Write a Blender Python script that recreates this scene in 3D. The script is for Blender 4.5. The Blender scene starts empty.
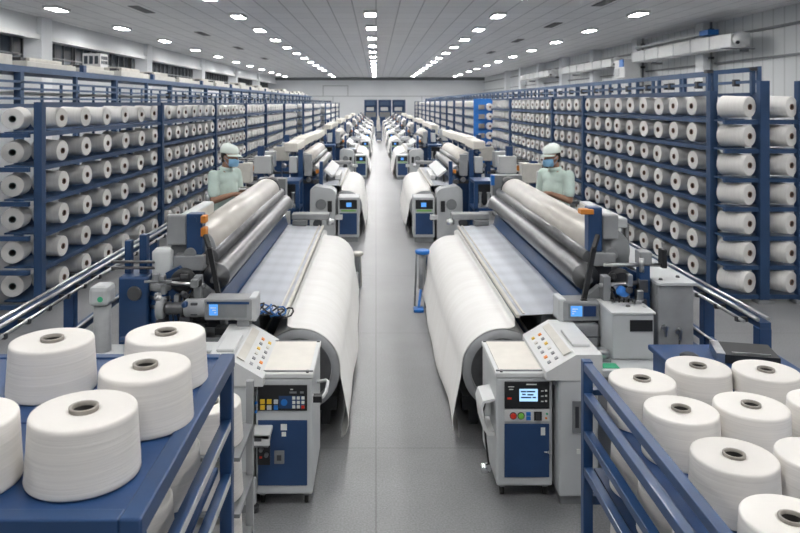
import bpy, bmesh, math, random
from mathutils import Vector, Matrix
random.seed(7)
C = bpy.context.scene.collection
PI = math.pi
H = 2.3          # eye height
CX = 0.17        # centre line of the aisle
CEIL = 4.9

# ------------------------------------------------------------------ materials
def nt(name):
    m = bpy.data.materials.new(name); m.use_nodes = True
    t = m.node_tree; b = t.nodes['Principled BSDF']
    return m, t, b

def mat(name, col, rough=.5, metal=0., noise=0., scale=8., bump=0., bscale=60., emit=None, es=0., spec=None, coat=0.):
    m, t, b = nt(name)
    b.inputs['Base Color'].default_value = (*col, 1)
    b.inputs['Roughness'].default_value = rough
    b.inputs['Metallic'].default_value = metal
    if coat: b.inputs['Coat Weight'].default_value = coat
    if spec is not None: b.inputs['Specular IOR Level'].default_value = spec
    if emit:
        b.inputs['Emission Color'].default_value = (*emit, 1); b.inputs['Emission Strength'].default_value = es
    tc = t.nodes.new('ShaderNodeTexCoord')
    if noise:
        n = t.nodes.new('ShaderNodeTexNoise'); n.inputs['Scale'].default_value = scale; n.inputs['Detail'].default_value = 5
        t.links.new(tc.outputs['Object'], n.inputs['Vector'])
        r = t.nodes.new('ShaderNodeMapRange'); r.inputs[1].default_value = .3; r.inputs[2].default_value = .7
        r.inputs[3].default_value = 1 - noise; r.inputs[4].default_value = 1 + noise
        t.links.new(n.outputs['Fac'], r.inputs[0])
        mx = t.nodes.new('ShaderNodeVectorMath'); mx.operation = 'SCALE'; mx.inputs[0].default_value = col
        t.links.new(r.outputs[0], mx.inputs['Scale']); t.links.new(mx.outputs[0], b.inputs['Base Color'])
    if bump:
        n2 = t.nodes.new('ShaderNodeTexNoise'); n2.inputs['Scale'].default_value = bscale; n2.inputs['Detail'].default_value = 3
        t.links.new(tc.outputs['Object'], n2.inputs['Vector'])
        bp = t.nodes.new('ShaderNodeBump'); bp.inputs['Strength'].default_value = bump; bp.inputs['Distance'].default_value = .01
        t.links.new(n2.outputs['Fac'], bp.inputs['Height']); t.links.new(bp.outputs[0], b.inputs['Normal'])
    return m

def yarn_mat(name, col, rings=150.):
    m, t, b = nt(name)
    b.inputs['Roughness'].default_value = .85; b.inputs['Specular IOR Level'].default_value = .2
    tc = t.nodes.new('ShaderNodeTexCoord')
    mp = t.nodes.new('ShaderNodeMapping'); mp.inputs['Scale'].default_value = (3, 3, rings)
    t.links.new(tc.outputs['Object'], mp.inputs[0])
    n = t.nodes.new('ShaderNodeTexNoise'); n.inputs['Scale'].default_value = 1.; n.inputs['Detail'].default_value = 4
    t.links.new(mp.outputs[0], n.inputs['Vector'])
    r = t.nodes.new('ShaderNodeMapRange'); r.inputs[1].default_value = .3; r.inputs[2].default_value = .7
    r.inputs[3].default_value = .93; r.inputs[4].default_value = 1.03
    t.links.new(n.outputs['Fac'], r.inputs[0])
    # every cone its own faint shade
    oi = t.nodes.new('ShaderNodeObjectInfo')
    r2 = t.nodes.new('ShaderNodeMapRange'); r2.inputs[3].default_value = .93; r2.inputs[4].default_value = 1.05
    t.links.new(oi.outputs['Random'], r2.inputs[0])
    mu = t.nodes.new('ShaderNodeMath'); mu.operation = 'MULTIPLY'
    t.links.new(r.outputs[0], mu.inputs[0]); t.links.new(r2.outputs[0], mu.inputs[1])
    mx = t.nodes.new('ShaderNodeVectorMath'); mx.operation = 'SCALE'; mx.inputs[0].default_value = col
    t.links.new(mu.outputs[0], mx.inputs['Scale']); t.links.new(mx.outputs[0], b.inputs['Base Color'])
    bp = t.nodes.new('ShaderNodeBump'); bp.inputs['Strength'].default_value = .25; bp.inputs['Distance'].default_value = .004
    t.links.new(n.outputs['Fac'], bp.inputs['Height']); t.links.new(bp.outputs[0], b.inputs['Normal'])
    return m

M = {}
M['yarn'] = yarn_mat('yarn', (.78, .755, .72))
M['yarn_rack'] = yarn_mat('yarn_on_rack', (.78, .765, .74), 90)
M['tube'] = mat('paper_tube', (.30, .28, .25), .8, noise=.2, scale=40)
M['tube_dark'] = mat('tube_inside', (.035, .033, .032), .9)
M['tube_brown'] = mat('brown_tube', (.20, .12, .09), .8)
M['tube_green'] = mat('green_grey_tube', (.10, .15, .15), .7)
M['blue'] = mat('blue_paint', (.016, .056, .155), .38, noise=.12, scale=5, coat=.15)
M['blue_rack'] = mat('rack_blue_paint', (.020, .056, .135), .5, noise=.12, scale=3)
M['blue_top'] = mat('blue_tray_paint', (.016, .056, .165), .42, noise=.14, scale=6, bump=.03)
M['blue_bright'] = mat('bright_blue_plastic', (.02, .17, .55), .4)
M['blue_panel'] = mat('navy_door_paint', (.018, .055, .15), .45, noise=.08)
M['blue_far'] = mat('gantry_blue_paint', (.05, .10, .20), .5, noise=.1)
M['grey'] = mat('machine_grey', (.53, .55, .56), .45, noise=.04, scale=6)
M['greyd'] = mat('mid_grey_casting', (.22, .23, .24), .5, noise=.12, scale=9)
M['greyc'] = mat('cast_grey', (.30, .31, .32), .5, noise=.1, scale=9)
M['white'] = mat('machine_white', (.66, .67, .67), .4, noise=.03, scale=5)
M['cream'] = mat('cream_cover', (.74, .71, .65), .6, noise=.05)
M['beige'] = mat('beige_cover', (.60, .58, .53), .55, noise=.08)
M['dark'] = mat('dark_iron', (.045, .048, .055), .5, noise=.2, scale=14)
M['black'] = mat('black_plastic', (.015, .016, .018), .45)
M['steel'] = mat('brushed_steel', (.52, .53, .54), .28, 1., noise=.1, scale=30)
M['steeld'] = mat('dark_steel', (.17, .172, .178), .34, .85, noise=.15, scale=10)
M['chrome'] = mat('chrome', (.75, .76, .77), .15, 1.)
M['orange'] = mat('orange_plastic', (.62, .22, .03), .5)
M['yellow'] = mat('yellow_key', (.75, .48, .03), .5)
M['red'] = mat('red_button', (.7, .04, .02), .4)
M['green'] = mat('green_button', (.2, .55, .08), .4)
M['amber'] = mat('amber_button', (.8, .25, .03), .4)
M['paper'] = mat('paper_label', (.75, .78, .74), .7)
M['greenlabel'] = mat('green_label', (.05, .42, .22), .6)
M['screen'] = mat('lit_screen', (.1, .2, .3), .2, emit=(.42, .68, .95), es=.95)
M['screen_blue'] = mat('lit_blue_screen', (.05, .1, .3), .2, emit=(.10, .36, .85), es=.9)
M['screen_ink'] = mat('screen_ink', (.02, .05, .15), .3)
M['hose'] = mat('blue_hose', (.02, .14, .42), .4)
M['skin'] = mat('skin', (.36, .20, .13), .55, noise=.05)
M['mint'] = mat('mint_polo_cloth', (.56, .68, .63), .85, noise=.05, scale=12, bump=.25, bscale=14)
M['cap'] = mat('pale_cap_cloth', (.76, .83, .78), .85, noise=.04)
M['mask'] = mat('blue_mask_cloth', (.22, .44, .66), .8)
M['hair'] = mat('black_hair', (.02, .017, .015), .7)
M['trousers'] = mat('grey_green_trousers', (.36, .42, .40), .85, noise=.05)
M['eye'] = mat('eye_dark', (.02, .015, .01), .2)
M['shoe'] = mat('dark_shoe', (.03, .03, .03), .6)
M['rubber'] = mat('rubber', (.02, .02, .02), .8)
M['lamp'] = mat('lamp_glow', (1, 1, 1), .5, emit=(1, .985, .965), es=88.0)
M['lamp_near'] = mat('lamp_glow_dimmed', (1, 1, 1), .5, emit=(1, .985, .965), es=58.0)
M['lamp_far'] = mat('lamp_glow_strong', (1, 1, 1), .5, emit=(1, .985, .965), es=115.0)
M['wire'] = mat('black_cable', (.012, .012, .013), .5)
M['windowglass'] = mat('dark_window_glass', (.06, .075, .095), .25)
M['wall'] = mat('wall_paint', (.66, .68, .70), .8, noise=.03, scale=1)
M['wallend'] = mat('end_wall_paint', (.80, .82, .84), .8, noise=.03, scale=.5)

def cloth_mat():
    m, t, b = nt('woven_cloth')
    b.inputs['Roughness'].default_value = .8; b.inputs['Specular IOR Level'].default_value = .25
    b.inputs['Sheen Weight'].default_value = .1
    tc = t.nodes.new('ShaderNodeTexCoord')
    mp = t.nodes.new('ShaderNodeMapping'); mp.inputs['Scale'].default_value = (1.5, 12, 1.5)
    t.links.new(tc.outputs['Object'], mp.inputs[0])
    n = t.nodes.new('ShaderNodeTexNoise'); n.inputs['Scale'].default_value = 1.2; n.inputs['Detail'].default_value = 4
    t.links.new(mp.outputs[0], n.inputs['Vector'])
    r = t.nodes.new('ShaderNodeValToRGB')
    r.color_ramp.elements[0].position = .3; r.color_ramp.elements[0].color = (.78, .77, .75, 1)
    r.color_ramp.elements[1].position = .7; r.color_ramp.elements[1].color = (.83, .825, .81, 1)
    t.links.new(n.outputs['Fac'], r.inputs[0]); t.links.new(r.outputs[0], b.inputs['Base Color'])
    n2 = t.nodes.new('ShaderNodeTexNoise'); n2.inputs['Scale'].default_value = 220
    t.links.new(tc.outputs['Object'], n2.inputs['Vector'])
    bp = t.nodes.new('ShaderNodeBump'); bp.inputs['Strength'].default_value = .08; bp.inputs['Distance'].default_value = .003
    t.links.new(n2.outputs['Fac'], bp.inputs['Height']); t.links.new(bp.outputs[0], b.inputs['Normal'])
    return m
M['cloth'] = cloth_mat()
M['warpyarn'] = mat('wound_warp_yarn', (.50, .475, .44), .38, .25, noise=.1, scale=3)

def warp_mat():
    # sheet of warp threads: threads across X, faint darker bands along and across
    m, t, b = nt('warp_threads')
    b.inputs['Roughness'].default_value = .55
    tc = t.nodes.new('ShaderNodeTexCoord'); sp = t.nodes.new('ShaderNodeSeparateXYZ')
    t.links.new(tc.outputs['Object'], sp.inputs[0])
    def wave(axis, freq, lo, hi, sharp):
        mu = t.nodes.new('ShaderNodeMath'); mu.operation = 'MULTIPLY'; mu.inputs[1].default_value = freq
        t.links.new(sp.outputs[axis], mu.inputs[0])
        s = t.nodes.new('ShaderNodeMath'); s.operation = 'SINE'; t.links.new(mu.outputs[0], s.inputs[0])
        r = t.nodes.new('ShaderNodeMapRange'); r.inputs[1].default_value = sharp; r.inputs[2].default_value = 1
        r.inputs[3].default_value = hi; r.inputs[4].default_value = lo
        t.links.new(s.outputs[0], r.inputs[0]); return r.outputs[0]
    a = wave('Y', 2 * PI / .31, .90, 1., -.6)
    c = wave('Y', 2 * PI / .023, .86, 1., -.2)
    d = wave('X', 2 * PI / .11, .95, 1., -.3)
    mu = t.nodes.new('ShaderNodeMath'); mu.operation = 'MULTIPLY'; t.links.new(a, mu.inputs[0]); t.links.new(c, mu.inputs[1])
    mu2 = t.nodes.new('ShaderNodeMath'); mu2.operation = 'MULTIPLY'; t.links.new(mu.outputs[0], mu2.inputs[0]); t.links.new(d, mu2.inputs[1])
    v = t.nodes.new('ShaderNodeVectorMath'); v.operation = 'SCALE'; v.inputs[0].default_value = (.66, .69, .75)
    t.links.new(mu2.outputs[0], v.inputs['Scale']); t.links.new(v.outputs[0], b.inputs['Base Color'])
    return m
M['warp'] = warp_mat()

def floor_mat():
    m, t, b = nt('polished_concrete')
    tc = t.nodes.new('ShaderNodeTexCoord')
    n = t.nodes.new('ShaderNodeTexNoise'); n.inputs['Scale'].default_value = .9; n.inputs['Detail'].default_value = 8; n.inputs['Roughness'].default_value = .6
    t.links.new(tc.outputs['Object'], n.inputs['Vector'])
    r = t.nodes.new('ShaderNodeValToRGB')
    r.color_ramp.elements[0].position = .3; r.color_ramp.elements[0].color = (.175, .178, .184, 1)
    r.color_ramp.elements[1].position = .72; r.color_ramp.elements[1].color = (.255, .26, .268, 1)
    t.links.new(n.outputs['Fac'], r.inputs[0])
    f = t.nodes.new('ShaderNodeTexNoise'); f.inputs['Scale'].default_value = 90; f.inputs['Detail'].default_value = 2
    t.links.new(tc.outputs['Object'], f.inputs['Vector'])
    fr = t.nodes.new('ShaderNodeMapRange'); fr.inputs[1].default_value = .3; fr.inputs[2].default_value = .7; fr.inputs[3].default_value = .80; fr.inputs[4].default_value = 1.2
    t.links.new(f.outputs['Fac'], fr.inputs[0])
    br = t.nodes.new('ShaderNodeTexBrick'); br.offset = 0; br.inputs['Scale'].default_value = 1
    br.inputs['Brick Width'].default_value = 3.; br.inputs['Row Height'].default_value = 2.4; br.inputs['Mortar Size'].default_value = .006
    br.inputs['Color1'].default_value = (1, 1, 1, 1); br.inputs['Color2'].default_value = (1, 1, 1, 1); br.inputs['Mortar'].default_value = (.72, .72, .72, 1)
    t.links.new(tc.outputs['Object'], br.inputs['Vector'])
    v = t.nodes.new('ShaderNodeVectorMath'); v.operation = 'SCALE'
    t.links.new(r.outputs[0], v.inputs[0]); t.links.new(fr.outputs[0], v.inputs['Scale'])
    v2 = t.nodes.new('ShaderNodeVectorMath'); v2.operation = 'MULTIPLY'
    t.links.new(v.outputs[0], v2.inputs[0]); t.links.new(br.outputs['Color'], v2.inputs[1])
    t.links.new(v2.outputs[0], b.inputs['Base Color'])
    rr = t.nodes.new('ShaderNodeMapRange'); rr.inputs[3].default_value = .32; rr.inputs[4].default_value = .5
    t.links.new(n.outputs['Fac'], rr.inputs[0]); t.links.new(rr.outputs[0], b.inputs['Roughness'])
    return m
M['floor'] = floor_mat()

def ceil_mat():
    m, t, b = nt('ceiling_tiles')
    b.inputs['Roughness'].default_value = .8
    tc = t.nodes.new('ShaderNodeTexCoord')
    br = t.nodes.new('ShaderNodeTexBrick'); br.offset = 0; br.inputs['Scale'].default_value = 1
    br.inputs['Brick Width'].default_value = .62; br.inputs['Row Height'].default_value = 1.3; br.inputs['Mortar Size'].default_value = .018
    br.inputs['Color1'].default_value = (.86, .86, .865, 1); br.inputs['Color2'].default_value = (.91, .91, .915, 1); br.inputs['Mortar'].default_value = (.56, .56, .57, 1)
    br.inputs['Bias'].default_value = -.2
    t.links.new(tc.outputs['Object'], br.inputs['Vector']); t.links.new(br.outputs['Color'], b.inputs['Base Color'])
    return m
M['ceil'] = ceil_mat()

def ribbed_mat():
    m, t, b = nt('corrugated_wall_sheet')
    b.inputs['Roughness'].default_value = .6
    tc = t.nodes.new('ShaderNodeTexCoord'); sp = t.nodes.new('ShaderNodeSeparateXYZ'); t.links.new(tc.outputs['Object'], sp.inputs[0])
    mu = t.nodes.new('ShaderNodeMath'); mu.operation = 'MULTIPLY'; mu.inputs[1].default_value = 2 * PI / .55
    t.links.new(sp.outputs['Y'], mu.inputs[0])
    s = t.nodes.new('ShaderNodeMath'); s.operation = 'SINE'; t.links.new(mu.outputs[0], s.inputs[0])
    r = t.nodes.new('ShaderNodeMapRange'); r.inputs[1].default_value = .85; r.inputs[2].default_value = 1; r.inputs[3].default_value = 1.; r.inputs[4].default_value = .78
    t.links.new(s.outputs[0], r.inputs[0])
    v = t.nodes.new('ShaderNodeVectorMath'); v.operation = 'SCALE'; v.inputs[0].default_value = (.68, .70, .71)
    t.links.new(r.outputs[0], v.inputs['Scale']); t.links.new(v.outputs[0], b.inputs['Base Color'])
    return m
M['ribbed'] = ribbed_mat()

# ------------------------------------------------------------------ helpers
class MB:
    """collects shapes; s mirrors about x=0, cx shifts; build() makes them one mesh under root"""
    def __init__(self, s=1, cx=0.): self.bm = bmesh.new(); self.s = s; self.cx = cx; self.slots = []; self.cur = 0
    def m(self, key):
        if key not in self.slots: self.slots.append(key)
        self.cur = self.slots.index(key); return self
    def _f(self, vs, smooth=False):
        try:
            f = self.bm.faces.new(vs); f.material_index = self.cur; f.smooth = smooth; return f
        except ValueError: return None
    def box(self, x0, x1, y0, y1, z0, z1, bev=0.):
        if x0 > x1: x0, x1 = x1, x0
        if y0 > y1: y0, y1 = y1, y0
        if z0 > z1: z0, z1 = z1, z0
        v = [self.bm.verts.new((x, y, z)) for z in (z0, z1) for y in (y0, y1) for x in (x0, x1)]
        fs = [self._f([v[i] for i in q]) for q in ((0, 2, 3, 1), (4, 5, 7, 6), (0, 1, 5, 4), (2, 6, 7, 3), (0, 4, 6, 2), (1, 3, 7, 5))]
        if bev:
            es = list({e for f in fs for e in f.edges})
            r = bmesh.ops.bevel(self.bm, geom=es, offset=bev, segments=2, profile=.5, affect='EDGES')
            for f in r['faces']: f.material_index = self.cur
        return self
    def prism(self, pts, a0, a1, axis='y', smooth=False):
        """closed outline extruded along an axis; pts in the two other axes (x,z) / (y,z) / (x,y)"""
        def P(p, a):
            return {'y': (p[0], a, p[1]), 'x': (a, p[0], p[1]), 'z': (p[0], p[1], a)}[axis]
        A = [self.bm.verts.new(P(p, a0)) for p in pts]; B = [self.bm.verts.new(P(p, a1)) for p in pts]
        n = len(pts)
        self._f(A); self._f(B[::-1])
        for i in range(n): self._f([A[i], B[i], B[(i + 1) % n], A[(i + 1) % n]], smooth)
        return self
    def rings(self, rings, cap=True, smooth=True, closed=True):
        R = [[self.bm.verts.new(p) for p in r] for r in rings]
        n = len(R[0])
        for a, b in zip(R, R[1:]):
            for i in range(n if closed else n - 1):
                self._f([a[i], a[(i + 1) % n], b[(i + 1) % n], b[i]], smooth)
        if cap:
            self._f(R[0][::-1]); self._f(R[-1])
        return self
    def tube(self, p0, p1, r0, r1=None, seg=12, cap=True):
        p0, p1 = Vector(p0), Vector(p1); r1 = r0 if r1 is None else r1
        d = (p1 - p0).normalized(); u = d.orthogonal().normalized(); w = d.cross(u)
        mk = lambda p, r: [p + (u * math.cos(2 * PI * i / seg) + w * math.sin(2 * PI * i / seg)) * r for i in range(seg)]
        return self.rings([mk(p0, r0), mk(p1, r1)], cap)
    def bar(self, p0, p1, w, h=None):
        """square bar between two points"""
        p0, p1 = Vector(p0), Vector(p1); h = w if h is None else h
        d = (p1 - p0).normalized()
        up = Vector((0, 0, 1)) if abs(d.z) < .95 else Vector((0, 1, 0))
        a = d.cross(up).normalized() * w / 2; b = a.cross(d).normalized() * h / 2
        mk = lambda p: [p + a + b, p - a + b, p - a - b, p + a - b]
        return self.rings([mk(p0), mk(p1)], True, False)
    def path(self, pts, r, seg=8):
        pts = [Vector(p) for p in pts]; R = []
        u = None
        for i, p in enumerate(pts):
            d = (pts[min(i + 1, len(pts) - 1)] - pts[max(i - 1, 0)]).normalized()
            u = d.orthogonal().normalized() if u is None else (u - d * u.dot(d)).normalized()
            w = d.cross(u)
            R.append([p + (u * math.cos(2 * PI * k / seg) + w * math.sin(2 * PI * k / seg)) * r for k in range(seg)])
        return self.rings(R)
    def lathe(self, prof, c=(0, 0, 0), d=(0, 0, 1), seg=28, cap=True):
        """prof = [(radius, height)] about axis d through c"""
        c, d = Vector(c), Vector(d).normalized()
        u = Vector((1, 0, 0)) if abs(d.x) < .9 else Vector((0, 1, 0))
        u = (u - d * u.dot(d)).normalized(); w = d.cross(u)
        return self.rings([[c + d * h + (u * math.cos(2 * PI * i / seg) + w * math.sin(2 * PI * i / seg)) * r for i in range(seg)] for r, h in prof], cap)
    def ell(self, c, r, seg=16, n=9):
        R = []
        for k in range(n + 1):
            a = PI * (k + .15) / (n + .3) - PI / 2
            R.append([(c[0] + r[0] * math.cos(a) * math.cos(2 * PI * i / seg), c[1] + r[1] * math.cos(a) * math.sin(2 * PI * i / seg), c[2] + r[2] * math.sin(a)) for i in range(seg)])
        return self.rings(R)
    def build(self, name, mkey=None, root=None, parent=None):
        bm = self.bm
        parent = parent or root
        wl = Vector((0, 0, 0)); p = parent
        while p is not None: wl += p.location; p = p.parent
        for v in bm.verts:
            v.co = Vector((self.cx + self.s * v.co.x, v.co.y, v.co.z)) - wl
        bmesh.ops.recalc_face_normals(bm, faces=bm.faces[:])
        me = bpy.data.meshes.new(name); bm.to_mesh(me); bm.free()
        for k in (self.slots or [mkey]): me.materials.append(M[k])
        o = bpy.data.objects.new(name, me); C.objects.link(o); o.parent = parent
        return o

def tag(o, label=None, cat=None, group=None, kind=None):
    if label: o['label'] = label
    if cat: o['category'] = cat
    if group: o['group'] = group
    if kind: o['kind'] = kind
    return o
def thing(name, label, cat, loc, group=None):
    o = bpy.data.objects.new(name, None); C.objects.link(o); o.location = loc; o.empty_display_size = .1
    return tag(o, label, cat, group)
def kids(o): return [c for c in C.objects if c.parent == o]
CH = {}
def copy_tree(o, loc, label=None, group=None):
    """the thing, its parts and sub-parts, copied"""
    if o.name not in CH:
        CH[o.name] = [(c, kids(c)) for c in kids(o)]
    r = o.copy(); C.objects.link(r); r.location = loc
    if label: r['label'] = label
    if group: r['group'] = group
    for c, gs in CH[o.name]:
        c2 = c.copy(); C.objects.link(c2); c2.parent = r
        for g in gs:
            g2 = g.copy(); C.objects.link(g2); g2.parent = c2
    return r
def series(mb, name, root, step, n, parent=None):
    """n separate equal pieces, one object each"""
    o = mb.build(name, None, root, parent)
    for k in range(1, n):
        c = o.copy(); C.objects.link(c); c.location = o.location + Vector(step) * k
    return o
def struct(mb, name, mkey=None): return tag(mb.build(name, mkey), kind='structure')
ORD = ['first', 'second', 'third', 'fourth', 'fifth', 'sixth', 'seventh', 'eighth', 'ninth', 'tenth', 'eleventh', 'twelfth', 'thirteenth', 'fourteenth', 'fifteenth']

# ------------------------------------------------------------------ the hall
YE = 73.
struct(MB().box(-11, 11, -6, YE, -.15, 0), 'floor', 'floor')
struct(MB().box(-11, 11, -6, YE, CEIL, CEIL + .15), 'ceiling', 'ceil')
struct(MB().box(-11.2, -11, -6, YE, 0, CEIL), 'wall_left', 'wall')
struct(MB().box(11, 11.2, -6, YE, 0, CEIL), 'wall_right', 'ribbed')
struct(MB().box(-11, 11, YE, YE + .2, 0, CEIL), 'wall_end', 'wallend')
struct(MB().box(-11, 11, -6.2, -6, 0, CEIL), 'wall_behind', 'wall')
# end wall: dado line, door outlines, high joint
b = MB().m('greyd').box(-11, 11, YE - .06, YE, CEIL - .30, CEIL).m('grey').box(-11, 11, YE - .05, YE, 2.95, 3.03)
for x in (-5.4, -2.9): b.box(x, x + .1, YE - .05, YE, 3.03, 4.1)
b.box(-5.4, -2.8, YE - .05, YE, 4.0, 4.1)
for x in (-4.4, 4.6): b.box(x, x + .08, YE - .05, YE, 0, 2.95)
struct(b, 'trim_1')
# right wall: pilasters, rails
for i in range(8):
    y = 17.6 + 5.9 * i
    struct(MB().box(10.55, 11, y - .28, y + .28, 0, CEIL), 'trim_pilaster_%d' % (i + 1), 'wallend')
struct(MB().m('greyd').box(10.9, 11, 0, YE, 4.36, 4.42).box(10.9, 11, 0, YE, 3.55, 3.6), 'trim_2')
# left wall: bulkhead, ledge, clerestory windows, columns
struct(MB().box(-11, -10.2, -6, YE, 4.35, CEIL), 'trim_bulkhead', 'wall')
struct(MB().m('white').box(-10.25, -10.1, -6, YE, 4.22, 4.36), 'trim_ledge')
for i in range(12):
    y0 = 8 + 6 * i
    w = MB().m('windowglass').box(-11.0, -10.95, y0 + .1, y0 + 5.9, 3.3, 4.3)
    w.m('greyd')
    for k in range(9): w.box(-10.98, -10.90, y0 + .1 + k * .72, y0 + .15 + k * .72, 3.3, 4.3)
    w.box(-10.98, -10.90, y0, y0 + 6, 3.78, 3.83)
    struct(w, 'window_%d' % (i + 1))
for i, y in enumerate((22., 32., 42., 52., 62.)):
    struct(MB().box(-10.6, -10.05, y - .35, y + .35, 0, CEIL), 'trim_column_%d' % (i + 1), 'wallend')

# ducts and air units on the right wall
def duct(y0, y1, z0, z1, label):
    t = thing('air_duct', label, 'duct', (10.25, (y0 + y1) / 2, z0), 'air ducts along the right wall')
    MB().m('white').box(9.95, 10.5, y0, y1, z0, z1, .02).build('casing', None, t)
    j = MB().m('grey')
    n = int((y1 - y0) / 1.3)
    for k in range(1, n + 1): j.box(9.93, 10.52, y0 + k * 1.3 - .02, y0 + k * 1.3 + .02, z0 - .015, z1 + .015)
    j.build('joint_collar', None, t)
    MB().m('white').lathe([(.0, -.3), (.12, -.28), (.2, -.18), (.24, 0)], (10.22, y0 + .02, (z0 + z1) / 2), (0, 1, 0), 20).build('end_cap', None, t)
    MB().m('dark').lathe([(.05, 0), (.05, .06)], (10.0, y0 - .26, (z0 + z1) / 2 - .1), (0, -1, 0), 10).build('drain_plug', None, t)
    MB().m('greyd').box(10.5, 10.72, y0 + .5, y0 + .6, z0 - .1, z0 - .02).box(10.5, 10.9, y1 - .6, y1 - .5, z0 - .1, z0 - .02).box(9.95, 10.9, y0 + .5, y0 + .6, z0 - .03, z0).build('bracket', None, t)
duct(20.2, 28., 3.88, 4.28, 'long white air duct high on the right wall, nearest with rounded end')
duct(30.5, 39., 3.85, 4.2, 'long white air duct high on the right wall, middle one of three')
duct(41.5, 50., 3.85, 4.2, 'long white air duct high on the right wall, farthest of three')
t = thing('wall_heater_unit', 'white box unit with blue flap on right wall between two ducts', 'air unit', (10.3, 29.3, 3.4))
MB().m('white').box(9.9, 10.55, 28.7, 29.9, 3.3, 4.05, .04).build('housing', None, t)
MB().m('blue_bright').box(9.86, 9.9, 28.75, 29.2, 3.75, 4.05).build('flap', None, t)
MB().m('grey').box(9.87, 9.9, 29.3, 29.85, 3.4, 3.7).build('grille', None, t)
t = thing('cable_tray', 'blue ended cable tray above the nearest duct on right wall', 'tray', (10.4, 25, 4.5))
MB().m('grey').box(10.3, 10.6, 22.6, 28.6, 4.45, 4.53).build('tray_body', None, t)
MB().m('blue_bright').box(10.28, 10.62, 22.3, 22.9, 4.42, 4.58).build('end_box', None, t)
for i in range(2):
    t = thing('wall_pipe', ['grey pipe running down the pilaster behind the nearest duct', 'grey pipe running down the second pilaster of the right wall'][i], 'pipe', (10.5, 23.6 + 5.9 * i - .34, 0))
    MB().m('greyd').tube((10.75, 23.1 + 5.9 * i, 0), (10.75, 23.1 + 5.9 * i, CEIL), .04).build('pipe_run', None, t)
    MB().m('dark').box(10.68, 10.82, 23.03 + 5.9 * i, 23.17 + 5.9 * i, 3.7, 3.78).box(10.68, 10.82, 23.03 + 5.9 * i, 23.17 + 5.9 * i, 4.6, 4.68).build('clamp', None, t)

# ceiling vents (dark slots) and lamps
def vent(x, y, n, label):
    v = MB().m('dark').box(x - .14, x + .14, y - .75, y + .75, CEIL - .015, CEIL + .01)
    t = tag(v.build('ceiling_vent'), label, 'vent', 'dark slots in the ceiling')
for i, (x, y) in enumerate(((-6.5, 14.6), (-6.5, 20), (-6.5, 27), (-6.5, 34), (-6.5, 42))):
    vent(x, y, i, 'dark ceiling slot on the left side, %s from the front' % ORD[i])
for i, (x, y) in enumerate(((5.9, 18.5), (5.9, 24), (5.9, 30), (5.9, 37), (5.9, 45))):
    vent(x, y, i, 'dark ceiling slot on the right side, %s from the front' % ORD[i])

lamp0 = {}
def lamp(x, y, label, group):
    key = 'lamp_near' if y < 17 else ('lamp' if y < 40 or y > 62 else 'lamp_far')
    if key not in lamp0:
        o = thing('ceiling_light', label, 'light', (x, y, CEIL), group)
        MB().m('white').box(x - .19, x - .152, y - .45, y + .45, CEIL - .08, CEIL + .01).box(x + .152, x + .19, y - .45, y + .45, CEIL - .08, CEIL + .01).box(x - .152, x + .152, y - .45, y - .402, CEIL - .08, CEIL + .01).box(x - .152, x + .152, y + .402, y + .45, CEIL - .08, CEIL + .01).build('housing', None, o)
        MB().m(key).box(x - .15, x + .15, y - .4, y + .4, CEIL - .077, CEIL - .052).build('diffuser', None, o)
        lamp0[key] = o
    else:
        o = copy_tree(lamp0[key], (x, y, CEIL), label, group)
    return o
LN = {'outer left': (-8.65, 19.5 - 20, 5.0, 60), 'inner left': (-4.05, 21.2 - 23.4, 3.9, 58), 'central': (-.16, 20.6 - 22.8, 3.8, 59), 'inner right': (3.55, 21. - 23.4, 3.9, 60), 'outer right': (7.5, 20.6 - 23.5, 4.7, 60)}
for rn, (x, y, dy, ye) in LN.items():
    vis = 0
    while y < ye:
        if y > 18:
            vis += 1
            lamp(x, y, 'bright rectangular ceiling light, %s row, %s from the front' % (rn, ORD[vis - 1]), 'ceiling lights, ' + rn + ' row')
        else:
            lamp(x, y, 'rectangular ceiling light overhead, before the first lights in view', 'overhead lights outside the view')
        y += dy
    for y in (64., 68.5):  # lamps added past each row's end to brighten the end wall
        lamp(x, y, 'ceiling light added to brighten the end wall, %s row, %s that wall' % (rn, 'nearest' if y > 65 else 'second from'), 'ceiling lights, ' + rn + ' row')

# ------------------------------------------------------------------ yarn cones
def cone_profile(rb, rt, h, hole):
    e = .008
    return [(hole, 0), (rb - e, 0), (rb - .002, .002), (rb, .006), (rb - .0005, .012), (rb + (rt - rb) * .5, h * .5), (rt + .0005, h - .012), (rt, h - .006), (rt - .002, h - .0015), (rt - .006, h), (rt - .012, h), (hole + .01, h - .001), (hole, h - .002), (hole, h * .6), (hole, h * .3)]
def make_cone(name, rb, rt, h, hole, ymat, tmat, seg=36):
    """a cone standing at the origin, axis z"""
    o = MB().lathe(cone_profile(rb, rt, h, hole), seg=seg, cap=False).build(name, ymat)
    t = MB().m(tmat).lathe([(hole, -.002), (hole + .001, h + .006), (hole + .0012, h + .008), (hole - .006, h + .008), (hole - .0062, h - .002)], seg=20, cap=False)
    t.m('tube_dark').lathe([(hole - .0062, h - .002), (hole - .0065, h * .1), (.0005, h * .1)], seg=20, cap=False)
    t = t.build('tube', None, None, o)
    return o
rack_cone = make_cone('yarn_cone', .133, .120, .33, .034, 'yarn_rack', 'tube_brown', 24)
rack_cone_g = make_cone('yarn_cone', .137, .122, .30, .038, 'yarn_rack', 'tube_green', 24)
big_cone = make_cone('yarn_cone', .134, .125, .156, .034, 'yarn', 'tube', 56)
right_cone = make_cone('yarn_cone', .148, .140, .185, .036, 'yarn', 'tube', 48)
first_used = set()
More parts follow.
